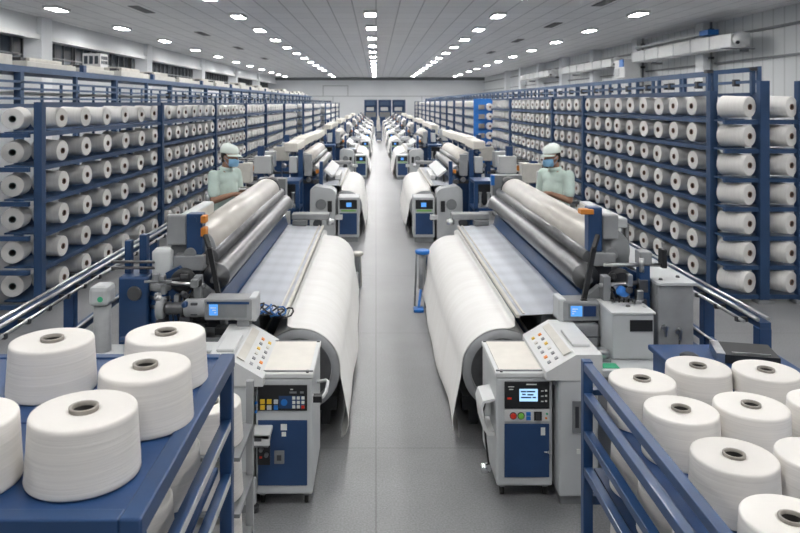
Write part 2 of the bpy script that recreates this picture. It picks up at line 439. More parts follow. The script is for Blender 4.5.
def place(src, loc, dirv, label, group, roll=None):
    """put src (first time) or a copy with its axis along dirv"""
    q = Vector(dirv).to_track_quat('Z', 'Y').to_euler()
    if src.name not in CH: CH[src.name] = [(c, []) for c in kids(src)]
    if src.name in first_used:
        o = src.copy(); C.objects.link(o)
        for c, _ in CH[src.name]:
            c2 = c.copy(); C.objects.link(c2); c2.parent = o
    else:
        o = src; first_used.add(src.name)
    o.location = loc; o.rotation_euler = q
    if roll is not None: o.rotation_euler.z += roll
    tag(o, label, 'yarn cone', group)
    return o

# ------------------------------------------------------------------ creel racks
def rack_bay(name_label, side, X, y0, y1, rows_z, ncol, indiv, far=None, post_near=True, dirxy=(1, -.12), bayname=''):
    """a bay between two uprights; face towards the aisle at |X|, body outward. side -1 left, +1 right"""
    s = side
    t = thing('creel_rack', name_label, 'rack', (s * (X + .2), (y0 + y1) / 2, 0), ('left' if s < 0 else 'right') + ' creel rack bays')
    top = rows_z[0] + .17
    dz = rows_z[0] - rows_z[1]
    w = .11
    def post(y, nm='upright'):
        MB(s).m('blue_rack').box(X - .03, X + .06, y - w / 2, y + w / 2, .04, top + .02, .006).m('greyd').box(X - .07, X + .10, y - .09, y + .09, 0, .04).build(nm, None, t)
        MB(s).m('blue_rack').box(X + .52, X + .6, y - w / 2, y + w / 2, 0, top).build(nm, None, t)
    post(y0)
    if far: post(y1)
    for i, z in enumerate(rows_z):
        zb = z - .145
        b = MB(s).m('blue_rack').box(X + .0, X + .05, y0 + w / 2, y1 - w / 2, zb - .05, zb + .0)
        b.box(X + .44, X + .5, y0 + (.62 if bayname == 'first' else w / 2), y1 - w / 2, zb - .05, zb + .1)
        b.box(X + .05, X + .44, y0 + w / 2, y1 - w / 2, zb - .016, zb)
        b.build('shelf', None, t)
    MB(s).m('blue_rack').box(X + .0, X + .06, y0 + w / 2, y1 - w / 2, top - .03, top + .02).box(X + .5, X + .56, y0 + w / 2, y1 - w / 2, top - .05, top).build('top_rail', None, t)
    d = Vector((-s * dirxy[0], dirxy[1], 0)).normalized()
    res = []
    for i, z in enumerate(rows_z):
        for j in range(ncol):
            y = y0 + .13 + (y1 - y0 - .22) * (j + .5) / ncol
            # front disc near face; back end further out
            back = Vector((s * (X + .33), y + .12, z)) + Vector((random.uniform(-.012, .012), random.uniform(-.012, .012), random.uniform(-.006, .008)))
            if indiv:
                dd = d + Vector((0, random.uniform(-.05, .05), random.uniform(-.03, .03)))
                lab = 'white yarn cone, %s rack %s bay, %s row from top, %s column from near upright' % ('left' if s < 0 else 'right', bayname, ORD[i], ORD[j])
                place(rack_cone, back, dd, lab, 'yarn cones on the creel racks')
            else:
                res.append((back, d))
    return res

far_cones = []
zl = [2.12 - .377 * i for i in range(6)]
zr = [2.255 - .335 * i for i in range(7)]
XL, XR = 3.72, 4.02
LY = [8.0, 12.5, 16.7, 20.6, 24.4, 29.3, 34.3, 39.6, 45, 50.5, 56, 61.5]
nm = lambda i, s: '%s creel rack bay of white cones, %s from the front' % (s, ORD[i])
for i in range(len(LY) - 1):
    n = [6, 7, 7, 7][i] if i < 4 else 8
    far_cones += rack_bay('blue steel ' + nm(i, 'left'), -1, (XL if i < 6 else (3.45 if i < 8 else 3.15)), LY[i], LY[i + 1], zl, n, i < 3, far=(i == len(LY) - 2), bayname=ORD[i])
RY = [8.65, 13.95, 16.4, 21.5]
for i in range(3):
    far_cones += rack_bay('blue steel ' + nm(i, 'right'), 1, XR, RY[i], RY[i + 1], zr, [9, 4, 9][i], True, bayname=ORD[i])
RY2 = [21.6, 25.6, 29, 32.4, 35.8, 39.4, 43, 47, 51, 55, 60, 65]
for i in range(len(RY2) - 1):
    X = XR if i == 0 else 3.5
    far_cones += rack_bay('blue steel ' + nm(i + 3, 'right'), 1, X, RY2[i], RY2[i + 1] - (.4 if i == 0 else .13), zr, 7, False, far=(i == len(RY2) - 2), bayname=ORD[i + 3])
# the rest of the cones, too far to count
fc = MB()
for (p, d) in far_cones:
    fc.lathe([(.03, 0), (.128, 0), (.133, .02), (.118, .28), (.10, .29), (.034, .29), (.034, .2)], p, d, 12, False)
o = fc.build('distant_yarn_cones', 'yarn_rack')
tag(o, 'countless white yarn cones on the distant bays of both creel racks', 'yarn cones', None, 'stuff')

# transverse end frames at the near end of both racks
def end_frame(s, posts, y, rows_z, cols, label, gl, cone, sd, yo, ext, ext2):
    t = thing('creel_end_frame', label, 'rack', (s * sum(posts) / len(posts), y, 0))
    top = rows_z[0] + .3
    for px in posts:
        MB(s).m('blue_rack').box(px - .055, px + .055, y - .05, y + .05, .04, top, .006).m('greyd').box(px - .09, px + .09, y - .08, y + .08, 0, .04).build('upright', None, t)
    for z in rows_z:
        zb = z - .15
        MB(s).m('blue_rack').box(posts[0] - ext, posts[-1], y - .02, y + .03, zb - .05, zb).box(posts[0] - ext2, posts[-1], y + .03, y + .24, zb - .014, zb).build('shelf', None, t)
    for i, z in enumerate(rows_z):
        for j, cx in enumerate(cols):
            p = Vector((s * cx, y + yo, z)); d = Vector(sd)
            place(cone, p, d, 'white yarn cone turned outward on %s rack end frame, %s row from top, %s column' % ('left' if s < 0 else 'right', ORD[i], ORD[j]), gl)
end_frame(1, [4.46, 4.90], 8.30, zr, [4.12, 4.60], 'blue end frame of right creel rack with two columns of outward cones', 'outward cones on the right end frame', rack_cone, (.5, -.87, 0), .24, .45, .45)
end_frame(-1, [4.42, 4.95], 7.89, zl, [4.16], 'blue end frame of left creel rack beside the picture edge', 'outward cones on the left end frame', rack_cone_g, (.22, -.97, 0), .51, .62, .07)

# stepped wide blue cabinet end on the right rack where it juts into the aisle
t = thing('rack_end_panel', 'bright blue rack end panel with brown boxes and cones, right side far', 'rack panel', (3.8, 25.5, 0))
MB().m('blue_bright').box(3.45, 4.12, 25.42, 25.5, 0, 2.45).build('plate', None, t)
for i in range(5):
    MB().m('tube').box(3.62, 3.82, 25.3, 25.42, 2.08 - .335 * i, 2.24 - .335 * i).build('control_box', None, t)
    o = MB().m('yarn_rack').lathe([(.13, 0), (.12, .2)], (4.0, 25.42, 2.16 - .335 * i), (0, -1, 0), 16).m('tube_brown').lathe([(.04, .2), (.04, .21)], (4.0, 25.42, 2.16 - .335 * i), (0, -1, 0), 10).build('end_cone', None, t)

# rails and posts over the racks
def rail_run(s, X, y0, y1, z0, zs, dy, label, name='overhead_guide_rail'):
    t = thing(name, label, 'rail', (s * X, (y0 + y1) / 2, z0))
    for z in zs:
        MB(s).m('blue_far').box(X - .02, X + .02, y0, y1, z - .018, z + .018).build('rail', None, t)
    series(MB(s).m('blue_far').box(X - .022, X + .022, y0 - .022, y0 + .022, z0, zs[0] + .02), 'post', t, (0, dy, 0), min(90, int((y1 - y0) / dy)))
    series(MB(s).m('dark').box(X - .035, X + .035, y0 + dy / 2 - .03, y0 + dy / 2 + .03, zs[-1] - .05, zs[-1] + .04), 'thread_guide', t, (0, dy, 0), min(90, int((y1 - y0) / dy)))
rail_run(1, XR + .05, 8.65, 60, 2.44, [2.64, 2.53], .85, 'blue guide rail with short posts on top of right rack, aisle side')
rail_run(1, XR + .58, 8.65, 60, 2.42, [2.72, 2.56], 1.1, 'blue guide rail with short posts on top of right rack, wall side')
rail_run(-1, XL + .05, 12.5, 61, 2.3, [2.44], 1.1, 'blue guide rail on top of left rack, aisle side')
t = thing('overhead_hoop', 'blue square frame standing above the near end of right rack', 'hoop', (4.2, 8.7, 2.42))
MB().m('blue_far').bar((4.02, 8.7, 2.4), (4.02, 8.7, 2.66), .05).bar((4.55, 8.7, 2.4), (4.55, 8.7, 2.7), .05).bar((4.02, 8.7, 2.66), (4.55, 8.7, 2.7), .05).build('hoop', None, t)
MB().m('dark').box(3.98, 4.06, 8.66, 8.74, 2.66, 2.7).box(4.5, 4.6, 8.64, 8.76, 2.69, 2.73).build('corner_clamp', None, t)

# left gantry behind the rack: posts, rails, deck with beige covers
t = thing('gantry', 'long blue steel gantry behind the left rack carrying beige covers', 'gantry', (-5.6, 30, 0))
g = MB().m('blue_far')
MB().m('blue_far').box(-6.3, -5.5, 6, 62, 2.78, 2.88).build('deck', None, t)
for z in (2.73 - .1, 2.52, 2.37): MB().m('blue_far').box(-5.56, -5.5, 6, 62, z - .018, z + .018).build('rail', None, t)
MB().m('greyd').box(-7.6, -7.56, 6, 62, 2.6, 2.63).build('rail', None, t)
y = 7.1; k = 0
while y < 62:
    wd = .07 if k % 2 else .11
    MB().m('blue_far').box(-5.5 - wd, -5.5, y - wd / 2, y + wd / 2, 0, 2.78).build('post', None, t)
    y += 2.05; k += 1
series(MB().m('blue_far').box(-6.9, -6.85, 7.6, 7.65, 0, 2.7), 'back_post', t, (0, .9, 0), 36)
MB().m('white').box(-7.4, -6.4, 6, 62, 2.45, 2.5).build('pale_sheet', None, t)
y = 9.6; k = 0; cov = None
while y < 58:
    L = random.choice((1.5, 1.9, 2.3)); hh = random.choice((.17, .22, .28))
    lab = 'beige machine cover on the left gantry deck, %s from the front' % ORD[k] if k < 15 else 'beige machine cover far along the left gantry deck'
    t = thing('gantry_cover', lab, 'cover', (-5.9, y + L / 2, 2.88), 'beige covers along the gantry')
    MB().m('beige').box(-6.25, -5.6, y, y + L, 2.88, 2.88 + hh * .6, .015).box(-6.15, -5.7, y + .3, y + L * .8, 2.88 + hh * .6, 2.88 + hh, .015).build('casing', None, t)
    MB().m('dark').box(-5.9, -5.75, y + .1, y + .28, 2.88 + hh * .6, 2.88 + hh * .6 + .06).build('latch', None, t)
    if k % 2 == 0: MB().m('blue').box(-5.66, -5.58, y - .16, y - .02, 2.88, 3.02).build('valve', None, t)
    y += L + .45; k += 1
for i, y in enumerate((11.2, 16.2)):
    t = thing('control_lantern', ['white windowed box standing on the gantry nearest the front', 'white windowed box standing further along the gantry'][i], 'box', (-6.5, y, 3.2))
    MB().m('white').box(-6.6, -6.2, y, y + .45, 2.88, 3.42).build('frame', None, t)
    p = MB().m('windowglass')
    for a in range(3):
        for c in range(2): p.box(-6.21, -6.19, y + .05 + a * .13, y + .14 + a * .13, 3.18 + c * .1, 3.26 + c * .1)
        p.box(-6.57 + a * .12, -6.49 + a * .12, y - .01, y + .005, 3.18, 3.36)
    p.build('pane', None, t)

# ------------------------------------------------------------------ looms
Y0, Y1 = 4.86, 8.45

def cloth_pts():
    """outline (u,z) of the cloth from the breast beam over the roll to the floor side"""
    cu, cz, r = .685, .50, .275
    pts = [(.772, .852), (.770, .835), (.772, .81), (.774, .785)]
    for k in range(1, 13):
        a = math.radians(74 + (186 - 74) * k / 12)
        pts.append((cu + r * math.cos(a), cz + r * math.sin(a)))
    pts += [(.398, .40), (.382, .32), (.366, .24), (.352, .165), (.352, .10), (.37, .05), (.40, .022)]
    return pts

def make_fabric(s, label, amp=1.):
    t = thing('cloth_roll', label, 'cloth', (CX + s * .6, 6.6, 0), 'white cloth rolls in front of the looms')
    pts = cloth_pts(); n = 72
    b = MB(s, CX)
    rows = []
    for j in range(n + 1):
        f = j / n; y = Y0 + (Y1 - Y0) * f
        row = []
        for i, (u, z) in enumerate(pts):
            w = max(0, i - 9) / (len(pts) - 10)
            du = amp * w * (.016 * math.sin(y * 2.1 + .5) + .008 * math.sin(y * 5.3 + s))
            fl = .02 * w * w * math.exp(-((1 - f) / .05) ** 2) + .008 * w * math.exp(-(f / .03) ** 2)
            # far end tucks in a little
            k = max(0, (f - .93) / .07)
            uu = .685 + (u - .685) * (1 - .28 * k * k) if u < .9 else u
            zz = z if z < .5 else z - .05 * k * k * (z - .5) / .3
            row.append((uu - du - fl, y, zz + .006 * w * (1 + math.sin(y * 1.7))))
        rows.append(row)
    b.rings(rows, cap=False, closed=False)
    c = b.build('cloth', 'cloth', t)
    so = c.modifiers.new('thickness', 'SOLIDIFY'); so.thickness = .006; so.offset = -1
    sb = c.modifiers.new('smooth', 'SUBSURF'); sb.levels = 1; sb.render_levels = 1
    # wound core with grey end rings
    MB(s, CX).m('cloth').lathe([(.255, 0), (.255, Y1 - Y0 - .1)], (.685, Y0 + .03, .50), (0, 1, 0), 48).build('wound_layers', None, t)
    MB(s, CX).m('greyc').lathe([(.215, 0), (.272, 0), (.272, .03), (.215, .03)], (.685, Y0 - .012, .50), (0, 1, 0), 48, False).build('end_ring', None, t)
    MB(s, CX).m('steeld').lathe([(.212, 0), (.212, .02)], (.685, Y0 + .012, .50), (0, 1, 0), 40).m('dark').lathe([(.05, -.02), (.05, .02)], (.685, Y0, .50), (0, 1, 0), 16).box(.675, .695, Y0 - .012, Y0 + .01, .5, .70).build('end_disc', None, t)
    MB(s, CX).m('dark').box(.45, .92, Y0 + .3, Y1 - .2, .10, .20).box(.5, .56, Y0 + .3, Y0 + .4, 0, .1).box(.5, .56, Y1 - .5, Y1 - .4, 0, .1).box(.82, .88, Y0 + .3, Y0 + .4, 0, .1).box(.82, .88, Y1 - .5, Y1 - .4, 0, .1).build('cradle', None, t)
    return t

def make_loom(s, label, near=True):
    t = thing('weaving_loom', label, 'loom', (CX + s * 1.3, 6.6, 0), 'weaving looms along the aisle')
    # warp sheet
    sh = MB(s, CX)
    n = 8
    sh.rings([[(.80 + .395 * k / n, y, .862 + .02 * k / n) for k in range(n + 1)] for y in (Y0 + .02, (Y0 + Y1) / 2, Y1 - .05)], cap=False, closed=False)
    o = sh.build('warp_sheet', 'warp', t)
    m = o.modifiers.new('t', 'SOLIDIFY'); m.thickness = .004
    MB(s, CX).m('beige').box(.777, .80, Y0, Y1 - .05, .85, .872).box(.825, .838, Y0 + .02, Y1 - .05, .868, .876).build('temple_strip', None, t)
    # blue sley beam, sloping plate
    MB(s, CX).m('blue').prism([(1.20, .86), (1.235, .99), (1.27, .99), (1.27, .80), (1.20, .80)], Y0 - .05, Y1).build('blue_beam', None, t)
    # rollers
    MB(s, CX).m('steeld').lathe([(.02, -.12), (.02, -.02), (.088, -.02), (.09, 0), (.09, Y1 - Y0 + .02), (.088, Y1 - Y0 + .04), (.02, Y1 - Y0 + .04), (.02, Y1 - Y0 + .12)], (1.255, Y0 + .05, 1.12), (0, 1, 0), 36).build('guide_roller', None, t)
    MB(s, CX).m('steeld').lathe([(.055, 0), (.055, Y1 - Y0)], (1.31, Y0 + .1, 1.235), (0, 1, 0), 28).build('tension_roller', None, t)
    MB(s, CX).m('warpyarn').lathe([(.15, 0), (.15, Y1 - Y0 - .25)], (1.44, Y0 + .17, 1.27), (0, 1, 0), 44).build('warp_beam', None, t)
    MB(s, CX).m('greyd').lathe([(.04, -.1), (.04, -.0), (.155, 0), (.16, .012), (.155, .025)], (1.44, Y0 + .145, 1.27), (0, 1, 0), 40).build('beam_flange', None, t)
    MB(s, CX).m('dark').lathe([(.155, 0), (.16, .012), (.155, .025), (.05, .03), (.05, .12)], (1.44, Y1 - .07, 1.27), (0, 1, 0), 40).build('beam_flange', None, t)
    MB(s, CX).m('chrome').tube((1.33, Y0 + .1, 1.335), (1.33, Y1 - .1, 1.335), .014).tube((1.36, Y0 + .1, 1.06), (1.36, Y1, 1.06), .02).build('lease_rod', None, t)
    # end frames
    for yy, nm_ in ((Y0 - .02, 'near_frame'), (Y1 - .02, 'far_frame')):
        f = MB(s, CX).m('blue')
        f.prism([(.97, 0), (1.6, 0), (1.6, 1.15), (1.5, 1.2), (1.4, 1.1), (1.2, .8), (.97, .78)], yy, yy + .07)
        f.m('greyd').box(.97, 1.62, yy - .04, yy + .12, 0, .07)
        f.build('end_frame', None, t)
    MB(s, CX).m('blue').box(1.0, 1.08, Y0, Y1, .25, .4).box(1.5, 1.58, Y0, Y1, .25, .4).box(1.45, 1.55, Y0, Y1, .8, .95).build('cross_beam', None, t)
    MB(s, CX).m('greyd').box(1.1, 1.5, Y0 + .05, Y1 - .05, .4, .8).build('heald_housing', None, t)
    # far end carriage
    MB(s, CX).m('greyc').box(.72, 1.16, Y1 - .02, Y1 + .16, .93, 1.0, .012).m('greyd').box(1.02, 1.1, Y1, Y1 + .1, .7, .93).box(.98, 1.14, Y1 - .1, Y1 + .1, .86, .93).build('far_carriage', None, t)
    MB(s, CX).m('dark').lathe([(.05, 0), (.05, .14)], (.86, Y1 + .0, .88), (0, 1, 0), 18).m('steel').lathe([(.03, 0), (.045, .03), (.03, .09)], (.75, Y1 + .02, .90), (-1, 0, 0), 16).lathe([(.035, 0), (.05, .05), (.03, .1)], (1.2, Y1 + .08, 1.05), (0, 0, 1), 14).build('far_pinion', None, t)
    MB(s, CX).m('black').lathe([(.06, 0), (.07, .02), (.07, .12), (.05, .15)], (1.40, Y1 + .04, 1.33), (0, 1, .2), 20).build('far_brake', None, t)
    # underside legs near the roll
    for yy in (Y0 + .1, Y1 - .2):
        MB(s, CX).m('greyd').box(.97, 1.04, yy, yy + .1, 0, .85).build('leg', None, t)
    return t

loomR = make_loom(1, 'weaving loom right of the aisle, nearest, with long steel rollers')
clothR = make_fabric(1, 'white cloth roll draping to the floor right of aisle, nearest')
loomL = make_loom(-1, 'weaving loom left of the aisle, nearest, with long steel rollers')
clothL = make_fabric(-1, 'white cloth roll draping to the floor left of aisle, nearest')

# side bench + sloping console boxes at the near ends
def end_box(s, y0, label):
    """tall grey box beside the control cabinet with a sloping keypad console on top"""
    t = thing('drive_box', label, 'drive box', (CX + s * .97, y0 + .3, 0))
    MB(s, CX).m('grey').box(.875, 1.10, y0, y0 + .62, .05, .72, .012).m('greyd').box(.89, 1.08, y0 + .02, y0 + .6, 0, .05).build('housing', None, t)
    co_ = MB(s, CX).m('white').prism([(.80, .72), (.80, .765), (.97, .865), (1.12, .865), (1.12, .72)], y0 - .01, y0 + .66).build('console', None, t)
    n = Vector((-.1, 0, .17)).normalized()
    for a in range(6):
        for c in range(2):
            u = .83 + c * .042; z = .765 + (u - .80) * .588
            yy = y0 + .07 + a * .085
            MB(s, CX).m(('greyd', 'amber', 'greyc', 'greyd', 'beige', 'yellow')[(a + 2 * c) % 6]).prism([(u, z), (u - .001, z + .005), (u + .016, z + .0155), (u + .018, z + .010)], yy, yy + .03).build('key', None, None, co_)
    k = MB(s, CX).m('beige').prism([(.915, .838), (.913, .843), (.955, .868), (.957, .862)], y0 + .05, y0 + .58)
    k.build('label_strip', None, t)
    MB(s, CX).m('white').box(.985, 1.09, y0 + .12, y0 + .4, .865, .885, .008).build('tablet_lid', None, t)
    MB(s, CX).m('greyd').box(.95, 1.0, y0 - .008, y0, .42, .60).m('dark').box(.965, .985, y0 - .012, y0 - .005, .45, .57).m('paper').box(.975, .995, y0 - .008, y0, .30, .325).build('latch_plate', None, t)
    MB(s, CX).m('steeld').lathe([(.012, 0), (.012, .05)], (.85, y0 + .05, .70), (0, -1, 0), 10).build('pin', None, t)
    return t
ebR = end_box(1, 4.11, 'tall pale grey drive box with sloping keypad console beside right control cabinet')
ebL = end_box(-1, 4.02, 'tall pale grey drive box with sloping keypad console beside left control cabinet')

def cabinet_shell(t, s, y0, z1):
    MB(s, CX).m('grey').box(.53, .855, y0, y0 + .56, .075, z1 - .03, .012).build('body', None, t)
    MB(s, CX).m('white').box(.525, .86, y0 - .005, y0 + .565, z1 - .03, z1, .006).m('cream').box(.55, .845, y0 + .03, y0 + .54, z1, z1 + .006).m('greyd').box(.53, .855, y0 + .02, y0 + .028, z1, z1 + .008).box(.53, .855, y0 + .53, y0 + .54, z1, z1 + .01).build('lid', None, t)
    MB(s, CX).m('steeld').lathe([(.008, 0), (.012, .012)], (.56, y0 + .01, z1), (0, 0, 1), 10).lathe([(.008, 0), (.012, .012)], (.83, y0 + .01, z1), (0, 0, 1), 10).build('lid_screw', None, t)
    for (u, yy) in ((.57, .06), (.82, .06), (.57, .4), (.82, .4)):
        w = MB(s, CX).m('greyd').box(u - .015, u + .015, y0 + yy - .02, y0 + yy + .02, .05, .08)
        w.m('rubber').lathe([(.028, 0), (.028, .02)], (u - .01, y0 + yy, .03), (1, 0, 0), 16)
        w.build('caster', None, t)

# right control cabinet
y = 4.18
cabR = thing('control_cabinet', 'grey control cabinet with lit screen and blue door, right of aisle, nearest', 'cabinet', (CX + .69, y + .23, 0), 'control cabinets at the looms')
cabinet_shell(cabR, 1, y, .735)
p = MB(1, CX).m('black').box(.575, .835, y - .012, y, .53, .685, .004)
p.m('red').box(.59, .615, y - .015, y - .01, .585, .595).m('paper')
for a in range(3): p.box(.785 + .0, .80, y - .014, y - .01, .57 + a * .03, .576 + a * .03).box(.808, .82, y - .014, y - .01, .57 + a * .03, .58 + a * .03)
p.box(.595, .63, y - .014, y - .01, .655, .66).box(.60, .625, y - .014, y - .01, .64, .645).box(.70, .76, y - .014, y - .01, .668, .674)
panel = p.build('control_panel', None, cabR)
MB(1, CX).m('screen').box(.66, .765, y - .018, y - .011, .575, .645).build('lit_screen', None, None, panel)
p = MB(1, CX).m('screen_ink')
for (a, c, w) in ((.667, .628, .03), (.70, .628, .05), (.675, .612, .02), (.705, .610, .035), (.668, .594, .06), (.735, .594, .02)):
    p.box(a, a + w, y - .020, y - .0175, c, c + .008)
p.build('screen_readout', None, None, panel)
bp_ = MB(1, CX).m('white').box(.575, .835, y - .008, y, .455, .525).build('button_panel', None, cabR)
for (u, k) in ((.625, 'red'), (.67, 'green')):
    MB(1, CX).m(k).lathe([(.017, 0), (.017, .01), (.012, .016)], (u, y - .008, .488), (0, -1, 0), 20).m('black').lathe([(.021, 0), (.021, .004)], (u, y - .008, .488), (0, -1, 0), 20).build('push_button', None, None, bp_)
MB(1, CX).m('blue_bright').box(.70, .725, y - .016, y - .008, .465, .485).box(.70, .725, y - .016, y - .008, .490, .510).build('rocker_switch', None, None, bp_)
MB(1, CX).m('black').box(.745, .79, y - .014, y - .008, .462, .512).m('dark').box(.757, .778, y - .022, y - .014, .468, .506).build('socket', None, None, bp_)
MB(1, CX).m('greenlabel').lathe([(.006, 0), (.006, .006)], (.82, y - .008, .50), (0, -1, 0), 10).m('amber').lathe([(.006, 0), (.006, .006)], (.815, y - .008, .475), (0, -1, 0), 10).build('pilot_light', None, None, bp_)
d_ = MB(1, CX).m('blue_panel').box(.575, .835, y - .008, y, .13, .44, .003).build('door', None, cabR)
MB(1, CX).m('chrome').tube((.80, y - .022, .285), (.835, y - .022, .283), .006).tube((.83, y - .008, .283), (.83, y - .024, .283), .009).build('handle', None, None, d_)
MB(1, CX).m('paper').box(.785, .81, y - .0095, y - .008, .375, .42).build('label_plate', None, None, d_)
# side handle tray on aisle side
MB(1, CX).m('white').prism([(.53, .56), (.46, .545), (.445, .50), (.46, .38), (.49, .34), (.53, .34), (.53, .36), (.495, .36), (.475, .40), (.46, .50), (.47, .53), (.53, .545)], y + .06, y + .28).build('side_guard', None, cabR)
MB(1, CX).m('chrome').lathe([(.02, 0), (.03, .02), (.03, .05), (.02, .06)], (.51, y + .1, .13), (-1, 0, 0), 16).build('side_coupling', None, cabR)
MB(1, CX).m('black').path([(.5, y + .2, .5), (.47, y + .12, .46), (.48, y + .08, .30), (.50, y + .1, .15)], .006).build('side_cable', None, cabR)

# left control cabinet
y = 4.09
cabL = thing('control_cabinet', 'grey control cabinet with yellow keys and blue door, left of aisle, nearest', 'cabinet', (CX - .69, y + .23, 0), 'control cabinets at the looms')
cabinet_shell(cabL, -1, y, .765)
p = MB(-1, CX).m('black').box(.56, .84, y - .01, y, .555, .70, .003)
p.m('greyd').box(.62, .66, y - .013, y - .009, .655, .665).box(.58, .60, y - .013, y - .009, .655, .665)
p.m('blue_panel').box(.575, .72, y - .012, y - .009, .57, .64)
p.m('paper').box(.64, .655, y - .013, y - .009, .675, .68)
cp = p.build('control_panel', None, cabL)
k = MB(-1, CX).m('yellow').box(.80, .825, y - .02, y - .009, .598, .622).box(.762, .787, y - .02, y - .009, .598, .622).box(.80, .825, y - .02, y - .009, .565, .588)
k.build('yellow_key', None, None, cp)
MB(-1, CX).m('grey').box(.762, .787, y - .02, y - .009, .565, .588).box(.725, .748, y - .02, y - .009, .598, .62).m('blue_bright').box(.725, .748, y - .02, y - .009, .565, .588).build('grey_key', None, None, cp)
k = MB(-1, CX).m('paper')
for a in range(3):
    for c in range(3): k.box(.575 + a * .026, .592 + a * .026, y - .017, y - .009, .572 + c * .025, .588 + c * .025)
k.m('red').box(.575, .592, y - .018, y - .009, .572, .588)
k.build('number_key', None, None, cp)
MB(-1, CX).m('blue_bright').lathe([(.018, 0), (.018, .01)], (.69, y - .009, .605), (0, -1, 0), 16).build('dial', None, None, cp)
d_ = MB(-1, CX).m('blue_panel').box(.56, .84, y - .008, y, .13, .50, .003).build('door', None, cabL)
MB(-1, CX).m('paper').box(.675, .71, y - .0095, y - .008, .445, .48).box(.68, .705, y - .0095, y - .008, .41, .435).build('warning_label', None, None, d_)
MB(-1, CX).m('greyd').box(.69, .745, y - .02, y - .008, .26, .33).m('dark').box(.705, .73, y - .025, y - .02, .28, .31).build('socket', None, None, d_)
MB(-1, CX).m('black').box(.77, .84, y - .012, y - .008, .25, .40).m('greyd').lathe([(.012, 0), (.012, .02)], (.79, y - .01, .37), (0, -1, 0), 12).lathe([(.012, 0), (.012, .02)], (.82, y - .01, .34), (0, -1, 0), 12).lathe([(.012, 0), (.012, .02)], (.79, y - .01, .31), (0, -1, 0), 12).m('red').box(.815, .83, y - .02, y - .01, .29, .30).build('plug_panel', None, None, d_)
tr = MB(-1, CX).m('white').box(.755, .885, y - .13, y, .445, .475, .006).box(.755, .885, y - .13, y - .12, .415, .475).m('dark').box(.80, .84, y - .134, y - .129, .44, .46).m('greyd').box(.765, .875, y - .12, y, .40, .44)
tr.build('shelf_printer', None, cabL)
MB(-1, CX).m('blue_bright').lathe([(.008, 0), (.008, .012)], (.85, y - .001, .55), (0, -1, 0), 10).lathe([(.008, 0), (.008, .012)], (.85, y - .001, .60), (0, -1, 0), 10).build('pilot_light', None, cabL)
MB(-1, CX).m('white').path([(.53, y + .05, .60), (.475, y + .05, .61), (.46, y + .1, .62), (.46, y + .25, .62), (.475, y + .3, .61), (.53, y + .3, .60)], .010).build('side_handle', None, cabL)
MB(-1, CX).m('black').box(.48, .53, y + .03, y + .075, .585, .62).build('handle_grip', None, cabL)
MB(-1, CX).m('grey').lathe([(.012, 0), (.016, .01), (.016, .14), (.012, .15)], (.86, y - .03, .04), (0, 0, 1), 12).m('dark').lathe([(.03, 0), (.03, .03)], (.86, y - .03, .0), (0, 0, 1), 14).build('jacking_screw', None, cabL)

# far control cabinet type
def far_cabinet(s, y0, label):
    t = thing('control_cabinet', label, 'cabinet', (CX + s * .69, y0 + .23, 0), 'control cabinets at the looms')
    MB(s, CX).m('grey').box(.45, .80, y0, y0 + .46, .08, .74, .012).build('body', None, t)
    MB(s, CX).m('greyd').box(.47, .78, y0 + .02, y0 + .44, 0, .08).build('plinth', None, t)
    p = MB(s, CX).m('black').box(.485, .77, y0 - .012, y0, .55, .70).build('control_panel', None, t)
    MB(s, CX).m('screen_blue').box(.575, .66, y0 - .018, y0 - .011, .585, .655).build('lit_screen', None, None, p)
    MB(s, CX).m('green').box(.50, .75, y0 - .010, y0 - .002, .51, .53).build('label_strip', None, t)
    MB(s, CX).m('blue_panel').box(.485, .77, y0 - .01, y0, .13, .48).build('door', None, t)
    MB(s, CX).m('white').box(.72, .84, y0 - .08, y0 - .01, .38, .46, .006).build('meter_box', None, t)
    # rounded grey housing next to it
    pts = [(.84, 0), (.84, .80)] + [(.84 + .14 - .14 * math.cos(a), .80 + .09 * math.sin(a)) for a in (.4, .8, 1.2, PI / 2)] + [(1.18, .92), (1.26, .86), (1.27, 0)]
    MB(s, CX).m('grey').prism(pts, y0 + .02, y0 + .4).build('drive_housing', None, t)
    MB(s, CX).m('greyd').lathe([(.09, 0), (.085, .012)], (1.08, y0 + .02, .62), (0, -1, 0), 24).m('black').box(.90, .97, y0 - .02, y0 + .02, .5, .68).build('switch_plate', None, t)
    return t
fcR = far_cabinet(1, 11.9, 'grey control cabinet with blue door, right of aisle, second loom')
fcL = far_cabinet(-1, 11.9, 'grey control cabinet with blue door, left of aisle, second loom')

# overhead cream covers on blue posts
def cover_run(s, y0, y1, n, label, u=1.78):
    t = thing('cream_cover_rail', label, 'cover', (CX + s * u, (y0 + y1) / 2, 0), 'cream covers above the looms')
    L = (y1 - y0) / n
    for k in range(n):
        a = y0 + k * L
        zz = 1.42 + .02 * math.sin(k * 1.3)
        MB(s, CX).m('cream').box(u - .12, u + .12, a + .02, a + L - .02, zz, zz + .16, .02).build('cover', None, t)
    for k in range(n):
        a = y0 + (k + .3) * L
        MB(s, CX).m('blue').box(u - .05, u + .05, a, a + .1, 0, 1.42).build('post', None, t)
    MB(s, CX).m('blue').box(u - .03, u + .03, y0, y1, 1.34, 1.38).build('carrier', None, t)
    return t

